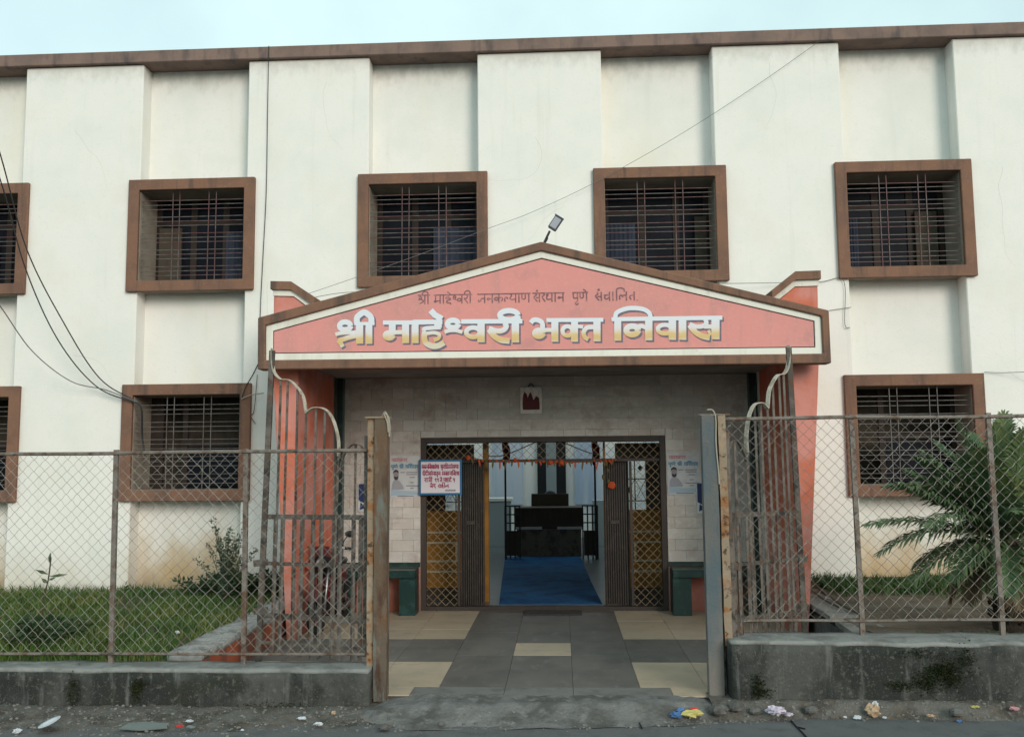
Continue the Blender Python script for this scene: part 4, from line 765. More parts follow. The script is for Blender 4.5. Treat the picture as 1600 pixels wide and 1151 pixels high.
for x0, x1, z0, z1, lab in ((1.855, 1.97, 1.31, 1.72, 'narrow navy and white sticker beside the right poster'), (-2.86, -2.72, 1.36, 1.75, 'narrow navy and white sticker behind the left gate leaf'), (2.18, 2.31, 1.36, 1.75, 'narrow navy and white sticker behind the right gate leaf'), (-2.46, -2.40, 1.42, 1.80, 'dark narrow sticker at the edge of the left poster')):
    s = thing('wall_sticker', ((x0 + x1) / 2, 12.84, z0), lab, 'sticker'); MB().box(x0, x1, 12.836, 12.84, z0, z1).build('sheet', 'paper', s)
    MB().prism([(x0 + .012, z0 + .16), (x1 - .004, z0 + .10), (x1 - .004, z1), (x0 + .012, z1)], 12.833, 12.8355).build('navy_print', 'print_navy', s); MB().prism([(x0 + .03, z0 + .03), (x1 - .04, z0 + .05), (x1 - .02, z0 + .09), (x0 + .04, z0 + .13)], 12.833, 12.8355).build('navy_print', 'print_navy', s)
pc = thing('framed_picture', (-.41, 12.84, 2.72), 'small dim framed picture with dark red figures above the doorway', 'picture')
MB().box(-.562, -.256, 12.825, 12.845, 2.712, 3.085).build('frame', 'picture_paper', pc, bevel=.004)
MB().prism([(-.525, 2.765), (-.29, 2.765), (-.29, 2.83), (-.30, 2.93), (-.335, 2.955), (-.375, 2.90), (-.40, 2.98), (-.415, 3.015), (-.435, 2.985), (-.455, 2.93), (-.47, 2.985), (-.50, 3.02), (-.52, 2.97), (-.53, 2.85)], 12.8215, 12.8245).build('print', 'picture_red', pc)
MB().tube(catmull([(-.45, 12.83, 3.085), (-.41, 12.83, 3.13), (-.37, 12.83, 3.085)], 5), .008, 5).build('hanger', 'iron_black', pc)

# ------------------------------------------------------------------ boundary walls
def bwall(x0, x1, y0, y1, z0, z1, lab, seed):
    t = thing('boundary_wall', ((x0 + x1) / 2, y0, z0), lab, 'wall', 'low boundary walls')
    def brk(m):
        for v in m.v:
            if v.y < y0 + .1 and v.z > z1 - .1 and x0 > 0 and 2.35 < v.x < 4: v.z -= .05 * max(0, nz3(v.x, 0, 2.2, 7) + .25); v.y += .03 * max(0, nz3(v.x, v.z, 4, 7))
        return m
    brk(rough(MB().box(x0, x1, y0, y1, z0 - .1, z1 - .028), .07, .011, 2.6, seed, lambda p: True)).build('wall_body', 'concrete_weathered', t, smooth=True)
    brk(rough(MB().box(x0 + .004, x1 - .004, y0 + .004, y1 + .006, z1 - .034, z1), .07, .010, 2.6, seed, lambda p: True)).build('coping', 'concrete_top', t, smooth=True)
    return t
WL = bwall(-9.5, -1.70, 8.10, 8.45, -.1, .262, 'low weathered concrete wall under the left chain link fence', 3.0)
WR = bwall(1.44, 6.5, 8.20, 8.62, 0, .492, 'low dark stained concrete wall under the right chain link fence', 9.0)
def tuft(parent, cx_, cz, y, n, rx, rz, mat='moss'):
    m = MB()
    for i in range(n):
        x = random.gauss(cx_, rx); z = random.gauss(cz, rz); a = random.uniform(0, 6.3); s = random.uniform(.007, .016); m.add([(x, y, z), (x + s * cos(a), y - random.uniform(.006, .03), z + s * sin(a)), (x + s * cos(a + 1), y - random.uniform(.004, .02), z + s * sin(a + 1))], [(0, 1, 2)])
    o_ = m.build('moss', mat, parent); o_['kind'] = 'stuff'
for c_ in ((3.08, .17, 520, .06, .05), (3.28, .22, 620, .055, .06), (3.17, .27, 260, .05, .03), (2.86, .13, 160, .06, .02), (3.02, .40, 160, .12, .02), (1.66, .12, 260, .03, .05), (1.68, .07, 160, .06, .02), (3.42, .36, 200, .04, .05)): tuft(WR, c_[0], c_[1], 8.195, c_[2], c_[3], c_[4])
tuft(WL, -3.75, .09, 8.095, 240, .025, .05); tuft(WL, -3.72, .14, 8.095, 120, .035, .02); tuft(WL, -4.32, .08, 8.095, 200, .03, .08); tuft(WL, -2.55, -.03, 8.10, 120, .22, .02)

# ------------------------------------------------------------------ chain link fences
def fence(xa, xb, y, z0, z1, posts, lab, lean):
    t = thing('chain_link_fence', ((xa + xb) / 2, y, z0), lab, 'fence', 'chain link fences')
    MB().tube(catmull([(lerp(xa, xb, i / 8), y + .008 * nz3(i, 1, .7), z1 + .012 * nz3(i, 3, .9, lean)) for i in range(9)], 3), .017, 6).build('top_rail', 'fence_steel', t)
    MB().tube(catmull([(lerp(xa, xb, i / 8), y + .008 * nz3(i, 1, .7), z0 + .012 * nz3(i, 5, .9, lean)) for i in range(9)], 3), .013, 6).build('bottom_rail', 'fence_steel', t)
    for px_ in posts: MB().bar((px_ + .012, y + .022, z0 - .16), (px_ - .004, y + .022, z1 + .03), .042, .035).build('post', 'fence_steel', t)
    o_ = diamonds(xa, xb, z0, z1, y - .005, .107, .107, .0021, 3, .0035, .004).build('wire_mesh', 'chain_wire', t); o_['kind'] = 'stuff'
    return t
fence(-8.6, -1.775, 8.34, .345, 2.168, (-6.5, -5.32, -4.135, -2.905), 'rusty chain link fence on the low wall left of the gate', 1)
fence(1.50, 6.2, 8.50, .622, 2.428, (2.655, 3.875, 5.1), 'rusty chain link fence on the low wall right of the gate', 5)

# ------------------------------------------------------------------ gate posts and leaves
gpl = thing('gate_post', (-1.65, 8.3, -.02), 'rusty orange brown steel gate post at the left of the entrance', 'post', 'gate posts')
a, b, c = atY(587, 655, 8.3).x, atY(607, 655, 8.3).x, atY(575.5, 655, 8.3).x
rough(MB().box(a, b, 8.25, 8.37, -.04, 2.458), .08, .004, 4, 2).build('column', 'rust_post', gpl, smooth=False)
rough(MB().box(c, a - .008, 8.28, 8.34, -.02, 2.452), .08, .004, 4, 5).build('angle', 'rust_angle', gpl)
MB().slab([(c - .02, 8.24), (b + .01, 8.24), (b + .01, 8.38), (c - .02, 8.38)], 2.46, 2.475).build('cap', 'rust_angle', gpl)
gpr = thing('gate_post', (1.35, 8.4, -.02), 'faded blue steel gate post at the right of the entrance', 'post', 'gate posts')
a, b = atY(1096, 700, 8.4).x, atY(1119, 700, 8.4).x
rough(MB().box(a, b, 8.34, 8.46, -.04, 2.455), .08, .003, 4, 8).build('column', 'blue_post', gpr)
rough(MB().box(b + .005, b + .04, 8.41, 8.45, -.02, 2.45), .08, .003, 4, 11).build('plate', 'gate_steel', gpr)
c0, c1 = atY(1120, 700, 8.40).x, atY(1134, 700, 8.40).x
rough(MB().box(c0 + .012, c1, 8.36, 8.405, .42, 2.462), .07, .005, 5, 14).build('angle', 'rust_angle', gpr)
MB().tube([(a - .02, 8.4, 2.462), (c1 + .05, 8.42, 2.463)], .009, 5).build('cap_rod', 'fence_steel', gpr)
o = MB().tube(catmull([(-1.63, 8.29, 2.47), (-1.60, 8.26, 2.515), (-1.57, 8.235, 2.48), (-1.555, 8.24, 2.36), (-1.55, 8.24, 2.29), (-1.545, 8.235, 2.38), (-1.56, 8.235, 2.47), (-1.60, 8.24, 2.50), (-1.57, 8.235, 2.42), (-1.56, 8.235, 2.33)], 6), .006, 5).build('twine_loop', 'twine', base=(-1.57, 8.25, 2.47)); tag(o, 'loops of pale twine over the top of the rusty gate post', 'twine')
o = MB().tube(catmull([(a + .05, 8.33, 2.505), (a + .10, 8.33, 2.50), (a + .125, 8.33, 2.42), (a + .12, 8.33, 2.2), (a + .135, 8.33, 1.95), (a + .138, 8.33, 1.84)], 6), .007, 5).build('hanging_cord', 'twine', base=(a + .1, 8.33, 2.5)); tag(o, 'pale cord hanging down the faded blue gate post', 'twine')
def leaf(h, e, lab, top, broken):
    """gate leaf from hinge h to free edge e (x,y); u metres along the leaf, z up"""
    h, e = Vector(h), Vector(e); d = (e - h); L = d.length; d.normalize(); nrm = Vector((-d.y, d.x, 0)); kx = L / 1.17
    P = lambda u_, z: Vector((h.x + d.x * u_ * kx, h.y + d.y * u_ * kx, 2.08 + (z - 2.08) * 1.0244))
    t = thing('gate_leaf', (h.x, h.y, .1), lab, 'gate', 'gate leaves')
    lean = lambda u0, u1, z: u0 + (u1 - u0) * max(0, (z - .2) / 2.9)
    MB().bar(P(1.16, .16), P(1.06, top), .05, .04).build('free_stile', 'gate_dark', t)
    MB().bar(P(.015, .36), P(.01, 2.3), .035, .035).build('hinge_stile', 'gate_steel', t)
    for u0, u1, zt in ((.995, .955, 2.85), (.915, .875, 2.83), (.775, .765, 2.75), (.695, .665, 2.53), (.57, .555, 2.56), (.485, .455, 2.53), (.355, .305, 2.2), (.275, .27, 1.58), (.135, .125, 2.22), (.06, .05, 1.57)):
        MB().bar(P(u0, .30), P(u1, zt), .021, .012).build('bar', 'gate_steel', t)
        MB().bar(P(u0 + .012, .30), P(lerp(u0, u1, .4) + .012, 1.56), .030, .016).build('lower_bar', 'gate_dark', t)
    for z, w in ((1.571, .045), (1.14, .035), (.664, .05), (.42, .028)):
        MB().bar(P(.0, z), P(lean(1.16, 1.06, z), z - .01), w, .012).build('rail', 'gate_dark', t)
    def st(pts): return [P(p[0], p[1]) for p in pts]
    c1 = catmull([(u_, z, 0) for u_, z in ((1.06, top + .02), (1.055, 3.02), (1.03, 2.92), (.96, 2.855), (.86, 2.84), (.775, 2.775), (.70, 2.68), (.665, 2.53))], 5)
    MB().strap([P(p.x, p.y) for p in c1], .045, .008, nrm).build('scroll_strap', 'gate_strap', t)
    c2 = catmull([(u_, z, 0) for u_, z in ((.665, 2.52), (.58, 2.57), (.46, 2.555), (.37, 2.46), (.31, 2.28), (.305, 2.12))], 5)
    MB().strap([P(p.x, p.y) for p in c2], .045, .008, nrm).build('scroll_strap', 'gate_strap', t)
    c3 = catmull([(u_, z, 0) for u_, z in ((.02, 2.14), (.07, 2.21), (.16, 2.22), (.24, 2.14), (.30, 2.04 if broken else 1.96))], 5)
    MB().strap([P(p.x, p.y) for p in c3], .032, .008, nrm).build('scroll_strap', 'gate_steel', t)
    for u_, z in ((1.13, 1.14), (1.12, .7), (.02, 1.14)): MB().bar(P(u_ - .05, z), P(u_ + .09, z - .015), .06, .04).build('latch', 'gate_dark', t)
leaf((-1.785, 8.405, 0), (-2.915, 8.80, 0), 'scroll topped iron gate leaf standing open behind the left fence', 3.13, False)
leaf((1.50, 8.42, 0), (2.30, 9.03, 0), 'scroll topped iron gate leaf standing open behind the right fence', 3.11, True)

# ------------------------------------------------------------------ kerbs beside the court
kl = thing('court_kerb', (-3.48, 10, 0), 'grey topped kerb with worn red face between lawn and court', 'kerb')
rough(MB().box(-3.60, -3.335, 8.47, 12.5, -.05, .26), .12, .012, 3, 21).build('kerb_face', 'kerb_red', kl)
rough(MB().box(-3.66, -3.33, 8.47, 12.5, .255, .325), .09, .016, 4, 23).build('kerb_top', 'kerb_grey', kl, smooth=True)
kr = thing('court_kerb', (2.95, 10.5, 0), 'broken concrete kerb slabs between bare soil and court', 'kerb')
rough(MB().box(2.86, 3.02, 8.66, 12.5, -.05, .30), .12, .012, 3, 31).build('kerb_face', 'chunk', kr)
for pts, z in (([(2.80, 10.0), (3.12, 10.02), (3.20, 12.4), (2.90, 12.4)], .345), ([(2.78, 8.70), (3.30, 8.68), (3.16, 9.98), (2.84, 9.96)], .325)):
    rough(MB().slab(pts, z, z + .055), .1, .010, 3, z * 50).build('slab', 'concrete_slab', kr)
# ------------------------------------------------------------------ floodlight on the gable
fl = thing('floodlight', (-.164, 10.5, 4.57), 'small grey floodlight on a short arm at the gable peak', 'lamp')
p0, p1, p2 = atY(848, 380, 10.5), atY(859, 361, 10.5), atY(868, 349, 10.5)
MB().tube([p0 + Vector((0, 0, -.03)), p1], .014, 8).build('arm', 'iron_black', fl)
ax = (atY(873, 341, 10.5) - atY(861, 359, 10.5)).normalized(); sd = Vector((0.93, -.05, -.30)).normalized(); sd = (sd - ax * sd.dot(ax)).normalized(); fn = ax.cross(sd).normalized()
if fn.y > 0: fn = -fn
def obox(mb, c, a, b, n, la, lb, ln):
    vs = [c + a * (sa * la / 2) + b * (sb * lb / 2) + n * (sn * ln / 2) for sn in (-1, 1) for sb in (-1, 1) for sa in (-1, 1)]
    return mb.add(vs, [(0, 1, 3, 2), (4, 6, 7, 5), (0, 4, 5, 1), (2, 3, 7, 6), (0, 2, 6, 4), (1, 5, 7, 3)])
obox(MB(), p2, ax, sd, fn, .17, .105, .05).build('housing', 'lamp_body', fl, bevel=.008)
obox(MB(), p2 + fn * .028, ax, sd, fn, .13, .08, .006).build('glass', 'lamp_glass', fl)
obox(MB(), p2 + ax * .085 + fn * .02, ax, sd, fn, .012, .12, .03).build('hood', 'lamp_body', fl)
MB().tube(catmull([p0 + Vector((.02, -.02, -.02)), p0 + Vector((.06, -.02, .05)), p0 + Vector((.045, -.01, .09))], 5), .005, 5).build('flex', 'cable_black', fl)

# ------------------------------------------------------------------ cables
def cable(name, pts, r_, mat, lab):
    P = catmull(pts, 8); o_ = MB().tube(P, r_, 5).build(name, mat, base=P[-1]); tag(o_, lab, 'cable'); return o_
q = lambda u_, v_, Y: atY(u_, v_, Y)
cable('overhead_cable', [q(-60, 60, 9.5), q(0, 240, 11.0), q(42, 390, 11.8), q(100, 505, 12.2), q(155, 590, 12.4), q(212, 627, 12.47)], .009, 'cable_black', 'upper black cable sweeping down to the lower left window')
cable('overhead_cable', [q(-60, 130, 9.5), q(0, 280, 11.0), q(40, 420, 11.8), q(90, 530, 12.2), q(150, 603, 12.4), q(214, 630, 12.46)], .009, 'cable_black', 'middle black cable sweeping down to the lower left window')
cable('overhead_cable', [q(-60, 400, 10.5), q(0, 478, 11.2), q(50, 548, 11.9), q(110, 595, 12.3), q(165, 609, 12.42), q(215, 628, 12.455)], .007, 'cable_grey', 'lowest grey cable sagging to the lower left window')
cable('window_cable', [q(212, 628, 12.46), q(221, 640, 12.47), q(222, 680, 12.6), q(226, 712, 12.62)], .014, 'cable_black', 'bundled black cable entering the lower left window')
cable('wall_cable', [q(420, 72, 12.48), q(418, 180, 12.53), q(416, 300, 12.53), q(411, 400, 12.53), q(407, 480, 12.53), q(405, 560, 12.53)], .006, 'cable_black', 'thin dark cable hanging from the eave between two upper windows')
cable('wall_cable', [q(405, 565, 12.52), q(395, 585, 12.5), q(384, 604, 12.47), q(378, 622, 12.47)], .008, 'cable_black', 'short black cable dipping into the lower left window corner')
cable('wall_cable', [q(377, 623, 12.46), q(392, 617, 12.45), q(412, 614, 12.4)], .008, 'twine', 'pale cable stub beside the lower left window corner')
cable('wall_cable', [q(402, 585, 12.54), q(397, 640, 12.54), q(392, 650, 12.53), q(399, 662, 12.53)], .004, 'cable_black', 'thin dangling wire beside the lower left window')
cable('facade_wire', [q(478, 460, 11.2), q(560, 432, 11.6), q(660, 396, 12.0), q(760, 358, 12.35), q(830, 332, 12.42), q(930, 285, 12.44), q(1060, 212, 12.46), q(1180, 135, 12.48), q(1280, 65, 12.48)], .0032, 'cable_grey', 'thin grey wire climbing diagonally across the facade to the eave')
cable('facade_wire', [q(493, 464, 11.2), q(540, 457, 11.8), q(640, 452, 12.2)], .004, 'cable_grey', 'thin level wire from the left porch coping')
cable('facade_wire', [q(1120, 443, 12.2), q(1200, 442, 12.45), q(1282, 440, 12.53), q(1318, 438, 12.53), q(1320, 505, 12.53), q(1328, 512, 12.54)], .0045, 'cable_grey', 'thin level wire from the porch roof to the right upper window')
cable('facade_wire', [q(1295, 485, 12.54), q(1330, 480, 12.54)], .004, 'cable_grey', 'short thin wire on the pilaster beside the gable end')
cable('facade_wire', [q(1538, 581, 12.53), q(1570, 582, 12.5), q(1640, 579, 12.3)], .0045, 'cable_grey', 'thin wire running right from the lower right window')

# ------------------------------------------------------------------ motorcycle parked in the porch
mc = thing('motorcycle', (-2.93, 11.5, 0), 'dark red motorcycle parked facing out behind the left gate leaf', 'motorcycle')
bx, yf, yr = -2.93, 10.98, 12.22
def wheel(y, r_, nm):
    t = MB(); prof = [(r_ - .075, -.035), (r_ - .02, -.05), (r_, -.02), (r_, .02), (r_ - .02, .05), (r_ - .075, .035)]
    n = 24; vs = []
    for rr, h_ in prof:
        for k in range(n): an = 2 * pi * k / n; vs.append((bx + h_, y + rr * cos(an), r_ + rr * sin(an)))
    m_ = len(prof); t.add(vs, [(i * n + k, i * n + (k + 1) % n, ((i + 1) % m_) * n + (k + 1) % n, ((i + 1) % m_) * n + k) for i in range(m_) for k in range(n)])
    w = t.build('wheel', 'tyre', mc, smooth=True); s_ = MB()
    for k in range(10): an = 2 * pi * k / 10; s_.tube([(bx, y, r_), (bx + .02 * (-1) ** k, y + (r_ - .07) * cos(an), r_ + (r_ - .07) * sin(an))], .006, 4)
    s_.lathe((bx, y, r_), [(.05, -.06), (.05, .06)], 12, 'x'); s_.build('spokes', 'chrome', w)
wheel(yf, .29, 'front'); wheel(yr, .29, 'rear')
for s_ in (-1, 1):
    MB().tube([(bx + s_ * .085, yf, .29), (bx + s_ * .085, yf + .28, .93)], .02, 8).build('fork_leg', 'chrome', mc, smooth=True)
    MB().tube(catmull([(bx, yf + .30, .97), (bx + s_ * .16, yf + .31, 1.02), (bx + s_ * .30, yf + .36, 1.0)], 5), .013, 7).build('handlebar', 'chrome', mc); MB().tube([(bx + s_ * .25, yf + .34, 1.005), (bx + s_ * .36, yf + .39, .99)], .019, 8).build('grip', 'bike_black', mc)
    mi = MB().tube(catmull([(bx + s_ * .22, yf + .33, 1.01), (bx + s_ * .25, yf + .31, 1.10), (bx + s_ * .30, yf + .31, 1.16)], 4), .006, 5).build('mirror_stalk', 'bike_black', mc); MB().ball((bx + s_ * .32, yf + .31, 1.18), .065, .018, .042, 12, 6).build('mirror', 'bike_black', mi, smooth=True)
    MB().ball((bx + s_ * .15, yf + .17, .79), .035, .03, .028, 8, 6).build('indicator', 'flower_orange', mc, smooth=True)
MB().ball((bx, yf + .20, .85), .095, .09, .10, 14, 8).build('headlamp_shell', 'bike_black', mc, smooth=True); MB().ball((bx, yf + .125, .85), .05, .03, .05, 14, 6).build('headlamp', 'bike_glass', mc, smooth=True)
MB().prism([(bx - .12, .90), (bx + .12, .90), (bx + .09, 1.04), (bx - .09, 1.04)], yf + .2, yf + .23).build('cowl', 'bike_red', mc, bevel=.01)
MB().strap([(bx, yf - .24 + .04 * 0, .45), (bx, yf - .10, .575), (bx, yf + .05, .60), (bx, yf + .20, .55)], .13, .01, (1, 0, 0)).build('front_mudguard', 'bike_red', mc)
MB().ball((bx, yf + .56, .82), .14, .26, .12, 14, 8).build('fuel_tank', 'bike_red', mc, smooth=True); MB().ball((bx, yf + .95, .78), .13, .36, .06, 14, 6).build('seat', 'bike_black', mc, smooth=True)
for s_ in (-1, 1): MB().ball((bx + s_ * .11, yf + .9, .62), .03, .2, .1, 10, 6).build('side_panel', 'bike_red', mc, smooth=True)
MB().box(bx - .13, bx + .13, yf + .42, yf + .78, .25, .55).build('engine', 'bike_black', mc, bevel=.03); MB().tube([(bx + .12, yf + .5, .3), (bx + .16, yf + .7, .24), (bx + .17, yf + 1.25, .28)], .04, 8).build('exhaust', 'chrome', mc)
MB().ball((bx, yf + 1.22, .68), .09, .16, .05, 10, 6).build('tail', 'bike_red', mc, smooth=True); MB().tube([(bx, yf + .3, .9), (bx, yf + .42, .5), (bx, yf + .75, .3), (bx, yr, .29)], .025, 8).build('frame', 'bike_black', mc)
MB().prism([(bx - .09, .36), (bx + .09, .36), (bx + .09, .66), (bx - .09, .66)], yf + .31, yf + .34).build('leg_guard', 'bike_red', mc, bevel=.02)
MB().tube(catmull([(bx - .12, yf + .46, .30), (bx - .30, yf + .42, .34), (bx - .33, yf + .42, .55), (bx - .12, yf + .46, .68)], 5), .012, 6).build('crash_bar', 'chrome', mc); MB().tube(catmull([(bx + .12, yf + .46, .30), (bx + .30, yf + .42, .34), (bx + .33, yf + .42, .55), (bx + .12, yf + .46, .68)], 5), .012, 6).build('crash_bar', 'chrome', mc)
MB().tube([(bx - .1, yf + .7, .28), (bx - .25, yf + .74, 0.0)], .012, 6).build('side_stand', 'iron_black', mc)

# ------------------------------------------------------------------ plants
def blades(n, xf, zf, h0, h1, w, lean, mat, name, dens=None):
    m = MB()
    for i in range(n):
        x, y = xf()
        if dens and random.random() > dens(x, y): continue
        z = zf(x, y); h_ = random.uniform(h0, h1) * (.7 + .6 * (nz3(x, y, 1.3, 8) + .5)); a = random.uniform(0, 2 * pi); l = random.uniform(.2, 1) * lean * h_; ww = w * random.uniform(.7, 1.4); b_ = random.uniform(0, pi)
        dx, dy = ww * cos(b_), ww * sin(b_); tx, ty = l * cos(a), l * sin(a)
        m.v += [Vector((x - dx, y - dy, z - .01)), Vector((x + dx, y + dy, z - .01)), Vector((x + tx * .4 + dx * .7, y + ty * .4 + dy * .7, z + h_ * .62)), Vector((x + tx * .4 - dx * .7, y + ty * .4 - dy * .7, z + h_ * .62)), Vector((x + tx, y + ty, z + h_))]
        k = len(m.v) - 5; m.f += [(k, k + 1, k + 2, k + 3), (k + 3, k + 2, k + 4)]
    me = bpy.data.meshes.new(name); me.from_pydata(m.v, [], m.f); me.materials.append(MATS[mat]); o_ = bpy.data.objects.new(name, me); COL.objects.link(o_); return stuff(o_)
o = blades(30000, lambda: (random.uniform(-8.8, -3.62), 8.47 + 4.1 * random.random() ** 1.1), lawn_z, .03, .12, .006, .9, 'grass_green', 'lawn_grass', lambda x, y: .15 + 1.5 * (nz3(x, y, 1.2, 2) + .42)); o['label'] = 'rough green grass of the lawn left of the court'; o['category'] = 'grass'
o = blades(11000, lambda: (random.uniform(-8.8, -3.62), random.uniform(8.47, 12.5)), lawn_z, .07, .17, .008, .9, 'grass_dark', 'weed_cover', lambda x, y: .25 + 1.6 * max(0, nz3(x, y, .8, 6)) + (.9 if y > 11.9 and x > -6 else 0)); o['label'] = 'darker weeds growing through the lawn and along the wall foot'; o['category'] = 'weeds'
o = blades(9000, lambda: (random.uniform(3.3, 6.2), random.gauss(12.1, .22)), soil_z, .05, .14, .007, .9, 'grass_dark', 'soil_grass', lambda x, y: 1.0 if y < 12.52 else 0); o['label'] = 'strip of green weeds along the wall foot behind the right fence'; o['category'] = 'grass'
o = blades(2200, lambda: (random.uniform(3.2, 6.2), random.gauss(8.75, .07)), soil_z, .03, .08, .007, .9, 'grass_dark', 'wall_grass'); o['label'] = 'low weeds just behind the right boundary wall'; o['category'] = 'grass'
o = blades(4500, lambda: (random.uniform(-8.8, -3.62), random.uniform(8.47, 12.4)), lawn_z, .04, .13, .005, 1.1, 'grass_dry', 'dry_grass', lambda x, y: .1 + 1.8 * max(0, nz3(x, y, 1.1, 11))); o['label'] = 'dry straw coloured blades among the lawn grass'; o['category'] = 'grass'
def leafquad(m, p, d, n, L, w):
    d = d.normalized(); s = d.cross(n); s = s.normalized() if s.length > 1e-4 else Vector((1, 0, 0)); k = len(m.v)
    m.v += [p, p + d * L * .5 + s * w, p + d * L, p + d * L * .5 - s * w]; m.f.append((k, k + 1, k + 2, k + 3))
def rv(): return Vector((random.gauss(0, 1), random.gauss(0, 1), random.gauss(0, 1))).normalized()
def shrub(name, base, h, spread, nst, nl, L, mat, lab, cat='shrub', up=.6):
    t = thing(name, base, lab, cat); st = MB(); lf = MB(); base = Vector(base)
    for i in range(nst):
        a = random.uniform(0, 2 * pi); r_ = spread * random.uniform(.25, 1); hh = h * random.uniform(.6, 1) * (1 - .25 * r_ / spread)
        P = catmull([base, base + Vector((r_ * .3 * cos(a), r_ * .3 * sin(a), hh * .45)), base + Vector((r_ * cos(a), r_ * sin(a), hh))], 6); st.tube(P, [lerp(.008, .003, k / (len(P) - 1)) for k in range(len(P))], 4)
        for k in range(nl):
            p = P[random.randrange(3, len(P))] + rv() * .035; d = rv() * .8 + Vector((0, 0, up)); leafquad(lf, p, d, rv(), L * random.uniform(.6, 1.2), L * .2)
    st.build('stems', 'twig', t); lf.build('foliage', mat, t); return t
sx, sy = -4.35, 11.8
shrub('leafy_shrub', (sx, sy, lawn_z(sx, sy) - .02), 1.16, .44, 19, 120, .048, 'shrub_leaf', 'tall thin leafed shrub under the lower left window')
shrub('weed_bush', (-4.15, 11.95, lawn_z(-4.15, 12) - .02), .5, .5, 18, 80, .08, 'weed_green', 'dense dark weeds at the foot of the tall shrub')
shrub('weed_bush', (-4.75, 12.1, lawn_z(-4.75, 12) - .02), .36, .42, 14, 70, .08, 'weed_green', 'low dark weeds along the wall left of the tall shrub')
shrub('weed_bush', (-5.08, 8.9, lawn_z(-5.08, 9) - .02), .36, .42, 24, 90, .08, 'weed_green', 'dark bushy weeds behind the fence at the left edge')
shrub('weed_bush', (-3.72, 12.0, lawn_z(-3.7, 12) - .02), .42, .28, 12, 70, .08, 'weed_green', 'dark weeds beside the pink pillar foot')
shrub('weed_bush', (3.35, 12.15, .40), .16, .28, 10, 40, .05, 'weed_green', 'small weeds by the right pillar foot')
t = thing('tall_weed', (-5.55, 9.8, .28), 'single thin tall weed standing up from the lawn at left', 'weed'); b0 = Vector((-5.62, 9.8, .28))
MB().tube(catmull([b0, b0 + Vector((.02, 0, .35)), b0 + Vector((.06, 0, .55)), b0 + Vector((.08, 0, .78))], 5), .008, 5).build('stem', 'twig', t)
lf = MB()
for d, hh, L in (((-1, 0, .35), .60, .16), ((1, 0, .1), .58, .22), ((.6, -.2, .2), .54, .12), ((.1, 0, 1), .72, .12), ((-.4, -.3, .5), .5, .1)): leafquad(lf, b0 + Vector((.06, 0, hh)), Vector(d), Vector((0, -.8, .6)), L, .02)
lf.build('leaves', 'weed_green', t)
t = thing('tall_weed', (-5.1, 10.6, .3), 'short thin weed right of the tallest one on the lawn', 'weed'); b0 = Vector((-5.1, 10.6, .3)); MB().tube([b0, b0 + Vector((.01, 0, .34))], .006, 5).build('stem', 'twig', t); lf = MB()
for k in range(6): leafquad(lf, b0 + Vector((0, 0, .2 + .03 * k)), rv() + Vector((0, 0, .4)), rv(), .07, .016)
lf.build('leaves', 'weed_green', t)
# palm: trunk, and each frond a part
pb = Vector((4.36, 9.35, .38)); pm = thing('fan_of_palm', pb, 'short dark green feather palm behind the right fence', 'palm'); pm.name = 'short_palm'; ORG[pm.name] = pb.copy()
tr = rough(MB().lathe(pb, [(.15, -.05), (.17, .1), (.155, .3), (.15, .5), (.14, .78), (.08, .88)], 14), .07, .03, 9, 2).build('trunk', 'palm_trunk', pm)
top = pb + Vector((0.02, 0, .80))
stubs = MB()
for k in range(130):
    a = random.uniform(0, 6.28); zz = random.uniform(.05, .82); p = pb + Vector((.14 * cos(a), .14 * sin(a), zz)); stubs.bar(p, p + Vector((.07 * cos(a), .07 * sin(a), .06)), .02, .012)
stuff(stubs.build('leaf_stubs', 'palm_trunk', pm))
def frond(az, el, L, droop, mat, lw=.27):
    d = Vector((cos(az) * cos(el), sin(az) * cos(el), sin(el))); P = []; p = top.copy(); n = 26
    for i in range(n + 1):
        P.append(p.copy()); d = (d + Vector((0, 0, -droop / n))).normalized(); p = p + d * (L / n)
    m = MB(); m.tube(P[::2] if len(P) % 2 else P, [lerp(.014, .003, i / 13) for i in range(14)][:len(P[::2])], 4)
    for i in range(3, n + 1):
        t_ = i / n; T = (P[i] - P[i - 1]).normalized(); S_ = T.cross(Vector((0, 0, 1))); S_ = S_.normalized() if S_.length > .05 else Vector((1, 0, 0)); N_ = S_.cross(T)
        for sub in (0, .34, .67):
            pp = P[i].lerp(P[i - 1], sub)
            for s_ in (-1, 1):
                ll = lw * (sin(pi * min(1, .15 + t_ * .85)) ** .6 + .12) * random.uniform(.85, 1.1); dd = (S_ * s_ + T * random.uniform(.45, .75) + T * .7 * t_ + N_ * random.uniform(-.1, .4)).normalized()
                q1 = pp + dd * ll * .55; q2 = pp + dd * ll + Vector((0, 0, -ll * random.uniform(.1, .45))); wv = T * .015; k = len(m.v)
                m.v += [pp - wv * .6, pp + wv * .6, q1 + wv, q1 - wv, q2]; m.f += [(k, k + 1, k + 2, k + 3), (k + 3, k + 2, k + 4)]
    return m.build('frond', mat, pm)
